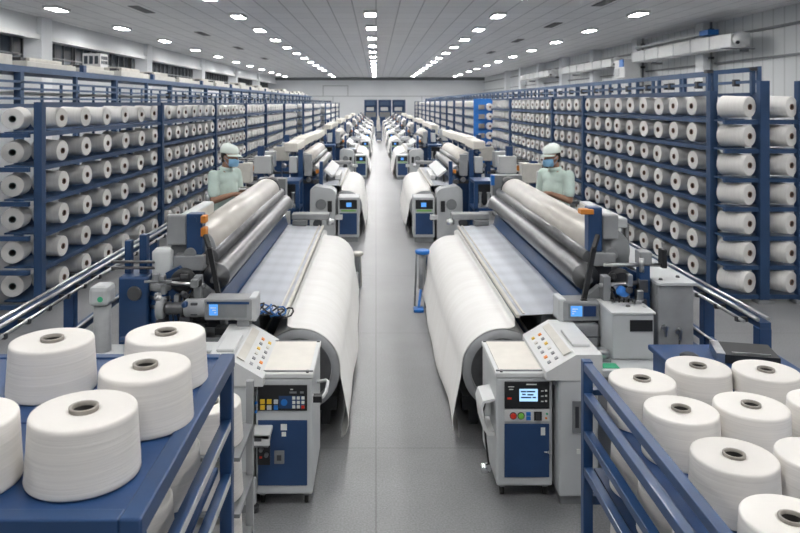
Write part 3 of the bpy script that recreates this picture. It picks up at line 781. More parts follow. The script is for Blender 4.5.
# tool bench of blue steel with gadgets, beside the further looms
def bench(s, y0, label):
    t = thing('blue_workbench', label, 'bench', (CX + s * 1.7, y0 + .3, 0), 'blue workbenches beside the looms')
    MB(s, CX).m('blue').box(1.38, 2.05, y0, y0 + .6, 1.02, 1.07, .006).build('top', None, t)
    MB(s, CX).m('blue').box(1.38, 2.05, y0, y0 + .6, .60, .64).build('shelf', None, t)
    MB(s, CX).m('blue').box(1.38, 2.05, y0, y0 + .6, .25, .29).build('shelf', None, t)
    for (a, c) in ((1.38, 0), (1.99, 0), (1.38, .54), (1.99, .54)):
        MB(s, CX).m('blue').box(a, a + .06, y0 + c, y0 + c + .06, 0, 1.02).build('leg', None, t)
    MB(s, CX).m('dark').box(1.48, 1.95, y0 + .35, y0 + .5, .64, .98).build('back_board', None, t)
    return t
def bench_bits(s, y0, lab):
    t = thing('spindle_rack', 'row of steel spindles on middle shelf of ' + lab, 'spindles', (CX + s * 1.7, y0 + .2, .64), 'spindles on the benches')
    for k in range(4):
        MB(s, CX).m(['steel', 'white', 'steeld', 'blue_bright'][k]).lathe([(.04, 0), (.045, .02), (.02, .06), (.02, .2), (.03, .23)], (1.50 + .13 * k, y0 + .18, .642), (0, 0, 1), 12).build('spindle', None, t)
    MB(s, CX).m('greyd').box(1.44, 1.96, y0 + .1, y0 + .26, .64, .646).build('base', None, t)

def slope_cover(s, y0, label):
    t = thing('slanted_cover', label, 'cover', (CX + s * 1.2, y0 + .8, 0), 'slanted pale covers on further looms')
    MB(s, CX).m('white').prism([(.93, .99), (1.09, 1.11), (1.11, 1.09), (.96, .96)], y0, y0 + 2.2).build('panel', None, t)
    for q in (.1, 2.0): MB(s, CX).m('dark').box(1.04, 1.07, y0 + q, y0 + q + .06, .882, 1.06).build('bracket', None, t)
    MB(s, CX).m('white').box(.84, .93, y0 + .4, y0 + 1.5, .88, .97, .01).box(.93, 1.02, y0 + .9, y0 + 1.8, .88, .95, .01).build('parcel_shelf', None, t)
    return t

def head_unit(s, y0, label):
    t = thing('let_off_unit', label, 'loom head', (CX + s * 1.45, y0, 0), 'grey and blue heads on further looms')
    MB(s, CX).m('blue').box(1.42, 1.50, y0, y0 + .08, .1, 1.5).build('post', None, t)
    MB(s, CX).m('greyc').box(1.27, 1.40, y0 + .02, y0 + .13, 1.05, 1.42, .01).build('side_plate', None, t)
    MB(s, CX).m('grey').box(1.52, 1.66, y0 + .02, y0 + .13, 1.1, 1.38, .01).build('side_plate', None, t)
    MB(s, CX).m('dark').box(1.1, 1.7, y0 + .03, y0 + .07, .92, .98).lathe([(.04, 0), (.05, .01), (.04, .05)], (1.2, y0 + .03, .95), (0, -1, 0), 14).build('arm', None, t)
    MB(s, CX).m('blue').box(1.08, 1.14, y0 + .02, y0 + .08, .1, 1.3).build('post', None, t)
    MB(s, CX).m('steel').lathe([(.03, 0), (.045, .02), (.03, .06)], (1.32, y0 + .02, .99), (0, -1, 0), 14).m('orange').box(1.15, 1.2, y0, y0 + .05, 1.1, 1.16).build('fitting', None, t)
offs = [7.65, 17.4, 25.4, 33., 41., 49., 57.]
for i, dy in enumerate(offs):
    for s, lm, cl, fc in ((1, loomR, clothR, fcR), (-1, loomL, clothL, fcL)):
        sn = 'right' if s > 0 else 'left'
        k = ORD[i + 1]
        copy_tree(lm, lm.location + Vector((0, dy, 0)), 'weaving loom %s of the aisle, %s from the front' % (sn, k))
        copy_tree(cl, cl.location + Vector((0, dy, 0)), 'white cloth roll %s of the aisle, %s from the front' % (sn, k))
        if i: copy_tree(fc, fc.location + Vector((0, dy - 7.65, 0)), 'grey control cabinet with blue door, %s of aisle, %s loom' % (sn, k))
        slope_cover(s, 12.9 + dy - 7.65, 'slanted pale cover panel on the %s loom %s of the aisle' % (k, sn))
        bench(s, 11.35 + dy - 7.65, 'blue steel workbench beside the %s loom %s of the aisle' % (k, sn))
        head_unit(s, 12.31 + dy - 7.65, 'grey and blue loom head with plates, %s loom %s of the aisle' % (k, sn))
        if i < 3: bench_bits(s, 11.35 + dy - 7.65, 'the %s bench %s of aisle' % (k, sn))
cover_run(1, 13.6, 19.8, 5, 'cream cover row on blue posts, right of aisle, nearest')
cover_run(-1, 12.9, 19.8, 5, 'cream cover row on blue posts, left of aisle, nearest', 1.70)
for i, (a, b2) in enumerate(((24, 28.5), (31, 35.5), (39.5, 44), (47.5, 52))):
    for s in (1, -1):
        cover_run(s, a, b2, 4, 'cream cover row on blue posts, %s of aisle, %s from the front' % ('right' if s > 0 else 'left', ORD[i + 1]))

# outer equipment between cream rail and creel racks (creel heads, grey tension units)
def tension_unit(s, u, y0, v, label):
    t = thing('tension_stand', label, 'stand', (CX + s * u, y0, 0), 'thread tension stands between looms and creels')
    MB(s, CX).m('blue').box(u - .06, u + .06, y0, y0 + .12, 0, 1.2 + .15 * v).m('greyd').box(u - .2, u + .2, y0 - .1, y0 + .22, 0, .05).build('column', None, t)
    MB(s, CX).m(['grey', 'beige', 'white'][v % 3]).box(u - .2, u + .12, y0 - .05, y0 + .22, 1.0, 1.32, .015).build('head_box', None, t)
    MB(s, CX).m('dark').box(u - .32, u + .4, y0 + .02, y0 + .08, .86, .9).tube((u - .3, y0, .72), (u + .3, y0 + .3, .75), .03).build('arm', None, t)
    MB(s, CX).m('steel').lathe([(.05, 0), (.06, .03), (.03, .08)], (u - .12, y0 - .05, .9), (0, -1, 0), 14).lathe([(.04, 0), (.04, .12)], (u + .2, y0, .9), (0, 0, 1), 14).build('tension_disc', None, t)
    MB(s, CX).m(['tube_brown', 'blue_bright', 'orange'][v % 3]).box(u + .1, u + .18, y0 - .02, y0 + .06, 1.05, 1.14).build('knob', None, t)
n = 0
for s in (1, -1):
    q = 0
    for (u, y0) in ((2.35, 10.2), (2.4, 11.7), (2.3, 13.3), (2.42, 14.6), (2.35, 16.2), (2.4, 18.), (2.3, 20.), (2.42, 22.4), (2.3, 24.8), (2.4, 27), (2.3, 30), (2.4, 33.5), (2.3, 37), (2.4, 42)):
        tension_unit(s, u, y0, q % 3, 'grey and blue thread tension stand %s of looms, %s from the front' % ('right' if s > 0 else 'left', ORD[q])); q += 1
def thread_table(s, y0, L, label):
    t = thing('thread_table', label, 'table', (CX + s * 3.2, y0 + L / 2, 0), 'long thread tables between looms and creels')
    MB(s, CX).m('greyd').box(2.9, 2.97, y0, y0 + L, .90, .94).box(3.4, 3.45, y0, y0 + L, .90, .94).build('rail', None, t)
    series(MB(s, CX).m('steeld').box(2.9, 3.45, y0, y0 + .04, .943, .965), 'slat', t, (0, .55, 0), int(L / .55) + 1)
    for (a, c) in ((2.9, 0), (3.37, 0), (2.9, L - .1), (3.37, L - .1)):
        MB(s, CX).m('blue').box(a, a + .08, y0 + c, y0 + c + .08, 0, .9).build('leg', None, t)
for i, (a, L) in enumerate(((15, 5), (21.5, 3.8))):
    for s in (1, -1): thread_table(s, a, L, 'long low thread table %s of looms, %s from the front' % ('right' if s > 0 else 'left', ORD[i]))

# cross aisle machinery and blue shelves at the end of the hall
for i in range(3):
    x = -1.1 + 1.35 * i
    t = thing('end_shelving', 'blue shelving at the end of the aisle, %s from the left' % ORD[i], 'shelving', (x, 69.5, 0))
    for a in (0, 1.2): MB().m('blue_far').box(x + a - .03, x + a + .03, 69.2, 69.7, 0, 2.6).build('upright', None, t)
    for z in (.3, .9, 1.5, 2.1, 2.55): MB().m('blue_far').box(x, x + 1.2, 69.2, 69.7, z, z + .06).build('shelf', None, t)
    MB().m('blue').box(x + .03, x + 1.17, 69.62, 69.68, .0, 2.55).build('back_panel', None, t)
    MB().m('greyd').box(x + .1, x + 1.1, 69.3, 69.6, .96, 1.42).m('grey').box(x + .2, x + .9, 69.3, 69.6, 1.56, 1.9).m('blue_far').box(x + .15, x + 1.0, 69.3, 69.6, 2.16, 2.45).build('stored_boxes', None, t)
for i in range(5):
    x = [.17, .12, .22, .15, .2][i]; yy = [43.5, 48.5, 54., 59.5, 64.5][i]
    t = thing('yarn_trolley', 'blue framed trolley with wrapped yarn standing in the far aisle, %s from the front' % ORD[i], 'trolley', (x, yy, 0), 'yarn trolleys at the end of the aisle')
    MB().m('blue').box(x - .17, x + .17, yy - .4, yy + .4, .1, .16).box(x - .17, x + .17, yy - .4, yy + .4, .55, .6).build('deck', None, t)
    for (a, c) in ((-.17, -.4), (.14, -.4), (-.17, .37), (.14, .37)):
        MB().m('blue').box(x + a, x + a + .03, yy + c, yy + c + .03, .0, 1.15).build('post', None, t)
    MB().m('greyd').box(x - .14, x + .14, yy - .32, yy + .32, .16, .48, .02).build('crate', None, t)
    MB().m('beige').prism([(x - .13, .6), (x - .1, 1.0 + .08 * (i % 3)), (x + .06, 1.2), (x + .13, .6)], yy - .3, yy + .3).build('wrapped_goods', None, t)

# ------------------------------------------------------------------ near-end equipment, right loom
t = thing('machine_bench', 'low grey equipment bench at near end of right loom', 'bench', (CX + 1.35, 4.7, 0))
MB(1, CX).m('grey').box(1.13, 1.66, 4.30, 4.82, .66, .70, .006).build('bench_top', None, t)
MB(1, CX).m('greyc').box(1.15, 1.63, 4.36, 4.80, .05, .66).build('bench_body', None, t)
MB(1, CX).m('greenlabel').box(1.18, 1.30, 4.34, 4.42, .70, .703).build('green_label', None, t)

def display_unit(s, u0, u1, yf, z0, z1, label, scr, knobs=True, tilt=0.):
    t = thing('display_unit', label, 'display', (CX + s * (u0 + u1) / 2, yf + .1, z0))
    hz = z1 - z0
    MB(s, CX).m('greyc').box(u0, u1, yf, yf + .16, z0, z1, .01).m('grey').box(u0 - .03, u0 + .02, yf + .01, yf + .17, z0 - .01, z1 + .01, .01).build('case', None, t)
    a, b2 = scr
    MB(s, CX).m('greyd').box(u0 + .03, u1 - .01, yf - .004, yf, z0 + .02, z1 - .015).build('bezel', None, t)
    MB(s, CX).m('screen_blue').box(a, b2, yf - .008, yf - .003, z0 + .035, z1 - .03).build('lit_screen', None, t)
    if knobs:
        MB(s, CX).m('screen_ink').box(b2 + .008, u1 - .03, yf - .008, yf - .003, z0 + .035, z1 - .03).build('dark_pane', None, t)
    p = MB(s, CX).m('paper')
    for k in range(3): p.box(a + .01, a + .01 + .012 * (k + 1), yf - .0095, yf - .0078, z0 + .05 + k * .015, z0 + .056 + k * .015)
    p.build('screen_readout', None, t)
    return t
display_unit(1, 1.04 + .02, 1.30, 4.72, .868, 1.0, 'grey display unit with lit blue screen on stacked box, right loom', (1.105, 1.18))
t = thing('power_unit', 'plain grey box beneath the display unit at right loom', 'box', (1.35, 4.8, .72))
MB(1, CX).m('greyc').box(1.07, 1.285, 4.70, 4.80, .705, .855, .012).build('case', None, t)
MB(1, CX).m('dark').box(1.10, 1.29, 4.695, 4.70, .77, .776).build('seam', None, t)
MB(1, CX).m('black').lathe([(.008, 0), (.008, .006)], (1.11, 4.70, .82), (0, -1, 0), 10).build('screw', None, t)
t = thing('small_motor', 'small bright blue capped motor on the right bench', 'motor', (CX + 1.2, 4.5, .7))
MB(1, CX).m('blue_bright').lathe([(.04, 0), (.045, .01), (.045, .05), (.035, .06)], (1.16, 4.47, .748), (-1, 0, 0), 22).build('cap', None, t)
MB(1, CX).m('steel').lathe([(.04, 0), (.04, .09), (.025, .10), (.025, .115)], (1.16, 4.47, .745), (1, 0, 0), 22).build('barrel', None, t)
MB(1, CX).m('greyd').box(1.19, 1.28, 4.44, 4.52, .70, .72).build('foot_plate', None, t)
t = thing('junction_box', 'pale grey box with dark vent on top of right bench', 'box', (1.6, 4.6, .7))
MB(1, CX).m('grey').box(1.30, 1.56, 4.48, 4.78, .702, .985, .01).build('case', None, t)
MB(1, CX).m('white').box(1.29, 1.57, 4.47, 4.79, .985, 1.0, .004).m('steeld').lathe([(.016, 0), (.012, .01)], (1.44, 4.6, 1.0), (0, 0, 1), 12).build('lid', None, t)
MB(1, CX).m('black').box(1.41, 1.55, 4.474, 4.482, .88, .95).build('vent', None, t)
# tall long cabinet
t = thing('long_cabinet', 'long grey metal cabinet with two latches behind the right loom end', 'cabinet', (CX + 1.72, 5.3, 0))
MB(1, CX).m('greyc').box(1.64, 1.87, 4.62, 6.35, .03, 1.13, .01).build('body', None, t)
MB(1, CX).m('grey').box(1.63, 1.885, 4.60, 6.37, 1.13, 1.15, .004).m('dark').lathe([(.015, 0), (.01, .012)], (1.82, 4.75, 1.15), (0, 0, 1), 10).lathe([(.015, 0), (.01, .012)], (1.68, 4.68, 1.15), (0, 0, 1), 10).build('lid', None, t)
for (u, z) in ((1.68, .86), (1.77, .84)):
    MB(1, CX).m('steel').lathe([(.02, 0), (.02, .02)], (u, 4.62, z), (0, -1, 0), 14).box(u - .006, u + .006, 4.585, 4.60, z - .05, z + .012).build('latch', None, t)
MB(1, CX).m('wire').path([(1.77, 4.6, .8), (1.76, 4.59, .7), (1.78, 4.59, .62), (1.80, 4.6, .5)], .006).build('cable', None, t)

def post_with_sensor(s, label, u0, u1, z0, z1, ob, plate, base, yf=4.93):
    """blue post with orange sensor on a grey bracket"""
    t = thing('sensor_post', label, 'sensor post', (CX + s * (u0 + u1) / 2, yf + .05, 0))
    MB(s, CX).m('blue').box(u0, u1, yf, yf + .1, z0, z1, .008).lathe([(.02, -.004), (.02, .006)], ((u0 + u1) / 2, yf, z1 - .04), (0, -1, 0), 12).build('post', None, t)
    for (a, b2, c, d) in ob: MB(s, CX).m('orange').box(a, b2, yf - .03, yf + .05, c, d, .006).build('orange_sensor', None, t)
    MB(s, CX).m('greyc').box(*plate[:2], yf + .02, yf + .09, *plate[2:], .012).build('grey_plate', None, t)
    MB(s, CX).m('greyc').box(*base[:2], yf - .04, yf + .2, *base[2:], .008).build('bracket', None, t)
    MB(s, CX).m('dark').box(base[0] + .02, base[1] - .02, yf, yf + .12, 0, base[2]).build('leg', None, t)
    return t
post_with_sensor(1, 'blue post with orange sensor at near end of right warp beam', 1.285, 1.38, 1.28, 1.585, [(1.225, 1.315, 1.54, 1.575)], (1.39, 1.50, 1.36, 1.53), (1.31, 1.46, 1.19, 1.28))
post_with_sensor(-1, 'blue post with two orange sensors at near end of left warp beam', 1.36, 1.47, 1.26, 1.54, [(1.33, 1.365, 1.48, 1.53), (1.33, 1.365, 1.39, 1.45)], (1.475, 1.61, 1.32, 1.53), (1.34, 1.55, 1.16, 1.26))
for s, lab in ((1, 'right'), (-1, 'left')):
    t = thing('beam_cover', 'pale long cover box above the near end of %s warp beam' % lab, 'cover', (CX + s * 1.5, 5.7, 1.45))
    MB(s, CX).m('grey').box(1.51, 1.60, 5.06, 5.95, 1.42, 1.49, .01).build('cover_top', None, t)
    MB(s, CX).m('beige').box(1.505, 1.51, 5.08, 5.93, 1.36, 1.48).build('cover_side', None, t)
    MB(s, CX).m('greyd').box(1.602, 1.622, 5.1, 5.16, 0, 1.44).box(1.602, 1.622, 5.8, 5.86, 0, 1.44).build('stay', None, t)

# right second post with arm
t = thing('stanchion', 'blue stanchion with grey cap and cross arm near right loom', 'post', (CX + 1.6, 4.72, 0))
MB(1, CX).m('blue').box(1.555, 1.62, 4.70, 4.78, 0, 1.24, .005).build('post', None, t)
MB(1, CX).m('greyc').box(1.55, 1.63, 4.69, 4.79, 1.24, 1.33, .008).build('cap', None, t)
MB(1, CX).m('steel').tube((1.33, 4.74, 1.235), (1.75, 4.74, 1.235), .013).tube((1.56, 4.69, 1.2), (1.56, 4.69, 1.29), .016).m('black').box(1.70, 1.73, 4.7, 4.77, 1.22, 1.34).build('cross_arm', None, t)
MB(1, CX).m('blue').box(1.5, 1.68, 4.80, 4.9, .55, 1.0).build('web_plate', None, t)

# mechanism clusters between frame and posts
def mechanism(s, label):
    t = thing('drive_mechanism', label, 'mechanism', (CX + s * 1.35, 4.85, 0))
    def P(n_, f): 
        b = MB(s, CX); f(b); return b.build(n_, None, t)
    P('gear_case', lambda b: b.m('greyd').prism([(1.15, .72), (1.2, .98), (1.32, 1.08), (1.46, 1.0), (1.5, .75), (1.4, .66), (1.2, .66)], 4.80, 4.86))
    P('black_lever', lambda b: b.m('black').bar((1.20, 4.78, .95), (1.27, 4.76, 1.34), .03).bar((1.27, 4.76, 1.34), (1.31, 4.80, 1.42), .025).lathe([(.03, 0), (.03, .03)], (1.20, 4.76, .98), (0, -1, 0), 14))
    P('gear_wheel', lambda b: b.m('steeld').lathe([(.02, 0), (.075, 0), (.078, .01), (.075, .03), (.02, .035)], (1.38, 4.80, .93), (0, -1, 0), 32))
    P('pulley', lambda b: b.m('dark').lathe([(.05, 0), (.055, .008), (.04, .02), (.055, .035), (.05, .04)], (1.25, 4.80, .84), (0, -1, 0), 26))
    P('shaft', lambda b: b.m('steel').tube((1.12, 4.78, .78), (1.55, 4.78, .80), .018).tube((1.30, 4.74, 1.10), (1.60, 4.74, 1.12), .014))
    P('clamp_block', lambda b: b.m('steel').box(1.14, 1.20, 4.70, 4.78, .72, .82, .008).box(1.42, 1.47, 4.70, 4.78, .76, .84, .008).m('greyd').box(1.32, 1.37, 4.72, 4.80, 1.0, 1.16, .006))
    P('support_foot', lambda b: b.m('dark').box(1.2, 1.48, 4.81, 4.85, 0, .68))
    def cab(b):
        b.m('wire')
        for k in range(6):
            a = 1.36 + .03 * k
            b.path([(a, 4.74, 1.12 - .03 * k), (a + .03, 4.70, 1.02), (a + .0, 4.68, .92 - .02 * k), (a + .05, 4.72, .80), (a + .02, 4.76, .72)], .006)
    P('cable_bundle', cab)
    rr = random.Random(11 + s)
    for q in range(26):
        u_, z_, y_ = rr.uniform(1.33, 1.6), rr.uniform(.76, 1.18), rr.uniform(4.60, 4.78)
        mk = rr.choice(('dark', 'steeld', 'greyd', 'black', 'steel', 'greyc', 'blue'))
        if rr.random() < .5:
            a_, b_ = rr.uniform(.012, .03), rr.uniform(.012, .045)
            P('fitting', lambda b: b.m(mk).box(u_ - a_, u_ + a_, y_ - .02, y_ + .03, z_ - b_, z_ + b_, .004))
        elif rr.random() < .6:
            P('fitting', lambda b: b.m(mk).lathe([(.014, 0), (.022, .01), (.022, .03), (.012, .04)], (u_, y_, z_), (rr.uniform(-1, 1), -1, 0), 14))
        else:
            P('rod', lambda b: b.m(mk).tube((u_ - rr.uniform(.05, .12), y_, z_ - rr.uniform(-.08, .08)), (u_ + rr.uniform(.03, .1), y_ + .02, z_), .008))
    P('round_housing', lambda b: b.m('black').lathe([(.07, 0), (.08, .01), (.08, .06), (.06, .07)], (1.45, 4.82, 1.12), (0, -1, 0), 24))
mechanism(1, 'dark gears, levers and cables at the near end of right loom')
mechanism(-1, 'dark gears, levers and cables at the near end of left loom')

# right loom: bright blue valve
t = thing('pneumatic_valve', 'bright blue valve among dark parts behind right display unit', 'valve', (CX + 1.46, 5.0, 0))
MB(1, CX).m('blue_bright').lathe([(.028, 0), (.032, .02), (.032, .06), (.02, .07)], (1.46, 4.70, 1.06), (-.5, -.3, .25), 20).build('body', None, t)
MB(1, CX).m('dark').box(1.40, 1.46, 4.72, 4.76, 0, 1.02).build('stand', None, t)

# ------------------------------------------------------------------ near-end equipment, left loom
t = thing('machine_bench', 'low grey equipment bench at near end of left loom', 'bench', (CX - 1.35, 4.6, 0))
MB(-1, CX).m('greyc').box(1.12, 1.95, 4.2, 4.75, .05, .66).build('bench_body', None, t)
MB(-1, CX).m('grey').box(1.11, 1.96, 4.18, 4.78, .66, .70, .006).m('greenlabel').box(1.6, 1.8, 4.24, 4.32, .70, .703).build('bench_top', None, t)
MB(-1, CX).m('dark').lathe([(.02, 0), (.03, .015)], (1.14, 4.2, .5), (0, -1, 0), 12).lathe([(.02, 0), (.03, .015)], (1.14, 4.2, .3), (0, -1, 0), 12).build('lock', None, t)
t = display_unit(-1, .965, 1.27, 4.6, .91, 1.045, 'grey display unit with lit blue screen on tray, left loom', (1.18, 1.235), False)
MB(-1, CX).m('blue').box(.98, 1.25, 4.594, 4.6, 1.015, 1.03).build('blue_stripe', None, t)
MB(-1, CX).m('greyc').box(.985, 1.06, 4.62, 4.74, .70, .91).build('pedestal', None, t)
t = thing('parts_tray', 'dark grey open tray beneath the left display unit', 'tray', (CX - 1.17, 4.6, .7))
b = MB(-1, CX).m('greyd').box(1.075, 1.29, 4.50, 4.72, .705, .715).box(1.075, 1.085, 4.50, 4.72, .705, .83).box(1.28, 1.29, 4.50, 4.72, .705, .83).box(1.075, 1.29, 4.50, 4.51, .705, .83).box(1.075, 1.29, 4.71, 4.72, .705, .83)
b.build('tray_body', None, t)
MB(-1, CX).m('steeld').tube((1.12, 4.55, .80), (1.25, 4.65, .80), .02).m('black').box(1.11, 1.2, 4.6, 4.68, .715, .86).build('tool', None, t)
t = thing('printer_box', 'small white rounded box on the left drive box', 'box', (CX - 1.06, 4.4, .87))
MB(-1, CX).m('white').box(1.13, 1.25, 4.32, 4.46, .702, .80, .02).m('greyd').box(1.15, 1.23, 4.318, 4.322, .74, .76).build('case', None, t)
MB(-1, CX).m('white').box(1.12, 1.26, 4.31, 4.47, .80, .82, .008).build('lid', None, t)
t = thing('blue_gearbox', 'blue cast box standing at left loom corner', 'gearbox', (CX - 1.8, 4.85, 0))
MB(-1, CX).m('blue').box(1.69, 1.89, 4.80, 5.05, 0, 1.14, .015).build('case', None, t)
MB(-1, CX).m('steeld').lathe([(.05, 0), (.045, .01)], (1.78, 4.80, 1.03), (0, -1, 0), 20).build('cover_disc', None, t)
MB(-1, CX).m('greyc').lathe([(.06, 0), (.06, .04), (.05, .05)], (1.69, 4.9, 1.06), (-1, 0, 0), 20).build('bearing', None, t)
MB(-1, CX).m('blue').box(1.84, 1.88, 4.9, 4.96, 1.14, 1.36).box(1.73, 1.78, 4.9, 4.96, 1.14, 1.4).m('steeld').tube((1.62, 4.85, 1.19), (1.95, 4.85, 1.19), .01).tube((1.62, 4.85, 1.23), (1.95, 4.85, 1.23), .01).build('bracket', None, t)
t = thing('vertical_motor', 'grey capped upright motor on ringed blue column, left loom', 'motor', (CX - 1.62, 4.92, 0))
MB(-1, CX).m('grey').lathe([(.066, 1.09), (.07, 1.10), (.07, 1.29), (.06, 1.30), (.045, 1.315)], (1.62, 4.9, 0), (0, 0, 1), 26).build('barrel', None, t)
MB(-1, CX).m('greyc').lathe([(.09, 1.04), (.1, 1.05), (.1, 1.08), (.08, 1.09)], (1.62, 4.9, 0), (0, 0, 1), 26).build('flange', None, t)
MB(-1, CX).m('blue').lathe([(.085, 0), (.085, 1.04)], (1.62, 4.9, 0), (0, 0, 1), 26).build('column', None, t)
MB(-1, CX).m('steel').lathe([(.087, .92), (.09, .925), (.09, .94), (.087, .945)], (1.62, 4.9, 0), (0, 0, 1), 26).lathe([(.087, .98), (.09, .985), (.09, 1.0), (.087, 1.005)], (1.62, 4.9, 0), (0, 0, 1), 26).build('ring', None, t)
t = thing('geared_motor', 'horizontal steel geared motor lying above left bench', 'motor', (CX - 1.5, 4.66, .7))
MB(-1, CX).m('greyc').lathe([(.05, 0), (.058, .01), (.058, .13), (.05, .14)], (1.40, 4.64, .98), (-1, 0, .02), 24).build('barrel', None, t)
MB(-1, CX).m('steeld').lathe([(.035, 0), (.045, .02), (.035, .04), (.045, .06), (.035, .08), (.045, .1), (.03, .14)], (1.40, 4.64, .98), (1, 0, -.02), 24).build('coupling', None, t)
MB(-1, CX).m('greyc').lathe([(.06, 0), (.068, .01), (.068, .045), (.055, .05)], (1.53, 4.64, .977), (1, 0, 0), 24).build('flange', None, t)
MB(-1, CX).m('dark').box(1.36, 1.42, 4.60, 4.68, .70, .93).box(1.52, 1.56, 4.6, 4.68, .70, .92).build('mount', None, t)
t = thing('hand_wheel', 'pale hand wheel and pump lying on left bench', 'hand wheel', (CX - 1.35, 4.5, .7))
MB(-1, CX).m('greyc').lathe([(.03, 0), (.05, .02), (.05, .1), (.03, .13)], (1.42, 4.5, .77), (0, -.5, .8), 20).build('pump', None, t)
MB(-1, CX).m('steel').lathe([(.045, 0), (.06, .005), (.06, .02), (.045, .025)], (1.50, 4.48, .80), (.2, -.6, .8), 24, False).build('wheel', None, t)
MB(-1, CX).m('blue').tube((1.35, 4.55, .84), (1.75, 4.45, .84), .014).build('rod', None, t)
MB(-1, CX).m('greyd').box(1.36, 1.54, 4.44, 4.56, .70, .75).build('base', None, t)
t = thing('bollard_post', 'grey rounded post with green mark left of left loom', 'post', (CX - 1.94, 4.62, 0))
MB(-1, CX).m('greyc').lathe([(.055, 0), (.055, 1.02)], (1.94, 4.66, 0), (0, 0, 1), 24).build('column', None, t)
MB(-1, CX).m('grey').box(1.875, 2.005, 4.58, 4.74, 1.0, 1.13, .03).m('greenlabel').lathe([(.018, 0), (.018, .003)], (1.925, 4.58, 1.05), (0, -1, 0), 14).build('head', None, t)
# blue hoses over roll ends
def hoses(s, label, y):
    t = thing('hose_bundle', label, 'hoses', (CX + s * .9, y, .8))
    R_ = random.Random(3 + s)
    for k in range(5):
        u = .78 + .05 * k
        pts = [(u + .1 * math.sin(a * 1.9 + k) * .5, y + .05 * math.cos(a * 2.1 + k), .885 + .02 * math.sin(a * 2.6 + k) + .008 * k) for a in [i_ * .35 for i_ in range(14)]]
        MB(s, CX).m('hose' if k % 2 else 'wire').path(pts, .006).build('hose', None, t)
    return t
hoses(-1, 'tangle of blue hoses over near end of left cloth roll', 4.86)

# guide rails beside the looms, on blue legs
def guide_rail(s, u, y0, y1, z, label, legs):
    t = thing('guide_rail', label, 'rail', (CX + s * u, (y0 + y1) / 2, 0))
    MB(s, CX).m('blue').box(u - .035, u + .035, y0, y1, z - .05, z - .01).build('beam', None, t)
    MB(s, CX).m('steel').tube((u - .05, y0, z + .01), (u - .05, y1, z + .01), .014).tube((u + .02, y0, z + .015), (u + .02, y1, z + .015), .012).tube((u - .09, y0 + .1, z - .03), (u - .09, y1, z - .03), .012).build('track', None, t)
    series(MB(s, CX).m('dark').box(u - .11, u - .03, y0 + .15, y0 + .18, z - .05, z - .02), 'clip', t, (0, .3, 0), int((y1 - y0 - .15) / .3))
    for ly in legs:
        MB(s, CX).m('blue').box(u - .04, u + .04, ly, ly + .08, 0, z - .05, .004).build('leg', None, t)
    MB(s, CX).m('blue').box(u - .03, u + .02, y0 + .08, y1, .50, .55).build('lower_rail', None, t)
    MB(s, CX).m('steel').tube((u - .05, y0 + .1, .57), (u - .05, y1, .57), .01).build('lower_track', None, t)
    return t
guide_rail(-1, 2.52, 3.6, 8.5, .92, 'steel topped blue guide rail left of the left loom', (3.7, 5.5, 7.6))
guide_rail(1, 2.33, 4.62, 8.3, .90, 'steel topped blue guide rail right of the right loom', (4.62, 5.4, 7.9))
t = thing('low_frame', 'low blue floor frame joining right guide rail and loom', 'frame', (2.2, 5.2, 0))
MB().m('blue').box(2.16, 2.46, 5.0, 5.05, .42, .46).box(2.16, 2.21, 4.3, 5.9, .42, .46).box(2.4, 2.45, 4.72, 6.2, .42, .46).build('bar', None, t)
for (x, yy) in ((2.16, 5.8), (2.16, 4.3), (2.4, 4.8)): MB().m('blue').box(x, x + .05, yy, yy + .05, 0, .42).build('leg', None, t)
t = thing('blue_chest', 'flat blue steel chest lying behind the right cart', 'chest', (1.95, 3.9, 0))
MB().m('blue_top').box(1.62, 2.25, 3.62, 4.22, .0, .85, .01).build('chest_body', None, t)
MB().m('blue_top').box(1.60, 2.27, 3.6, 4.24, .85, .88, .006).build('lid', None, t)
MB().m('dark').lathe([(.05, 0), (.05, .02), (.03, .03)], (1.74, 4.0, .88), (0, 0, 1), 18).build('cap', None, t)
t = thing('metal_case', 'black and steel flat case lying on the blue chest', 'case', (2.05, 4.1, .88))
MB().m('black').prism([(1.90, 3.92), (2.17, 3.86), (2.22, 4.08), (1.96, 4.14)], .885, .93, 'z').build('case_body', None, t)
MB().m('steel').prism([(1.86, 3.93), (1.905, 3.92), (1.965, 4.14), (1.92, 4.15)], .883, .935, 'z').prism([(1.95, 3.94), (2.14, 3.895), (2.145, 3.91), (1.955, 3.955)], .93, .935, 'z').build('steel_edge', None, t)
t = thing('loose_cable', 'black cable looped on the floor inside right guide rail', 'cable', (2.6, 5.2, 0))
MB().m('wire').path([(2.62, 4.95, .01), (2.7, 5.3, .012), (2.95, 5.35, .012), (3.05, 5.2, .012), (2.9, 5.1, .012), (2.66, 5.15, .012), (2.58, 5.3, .02)], .012).build('cable_run', None, t)

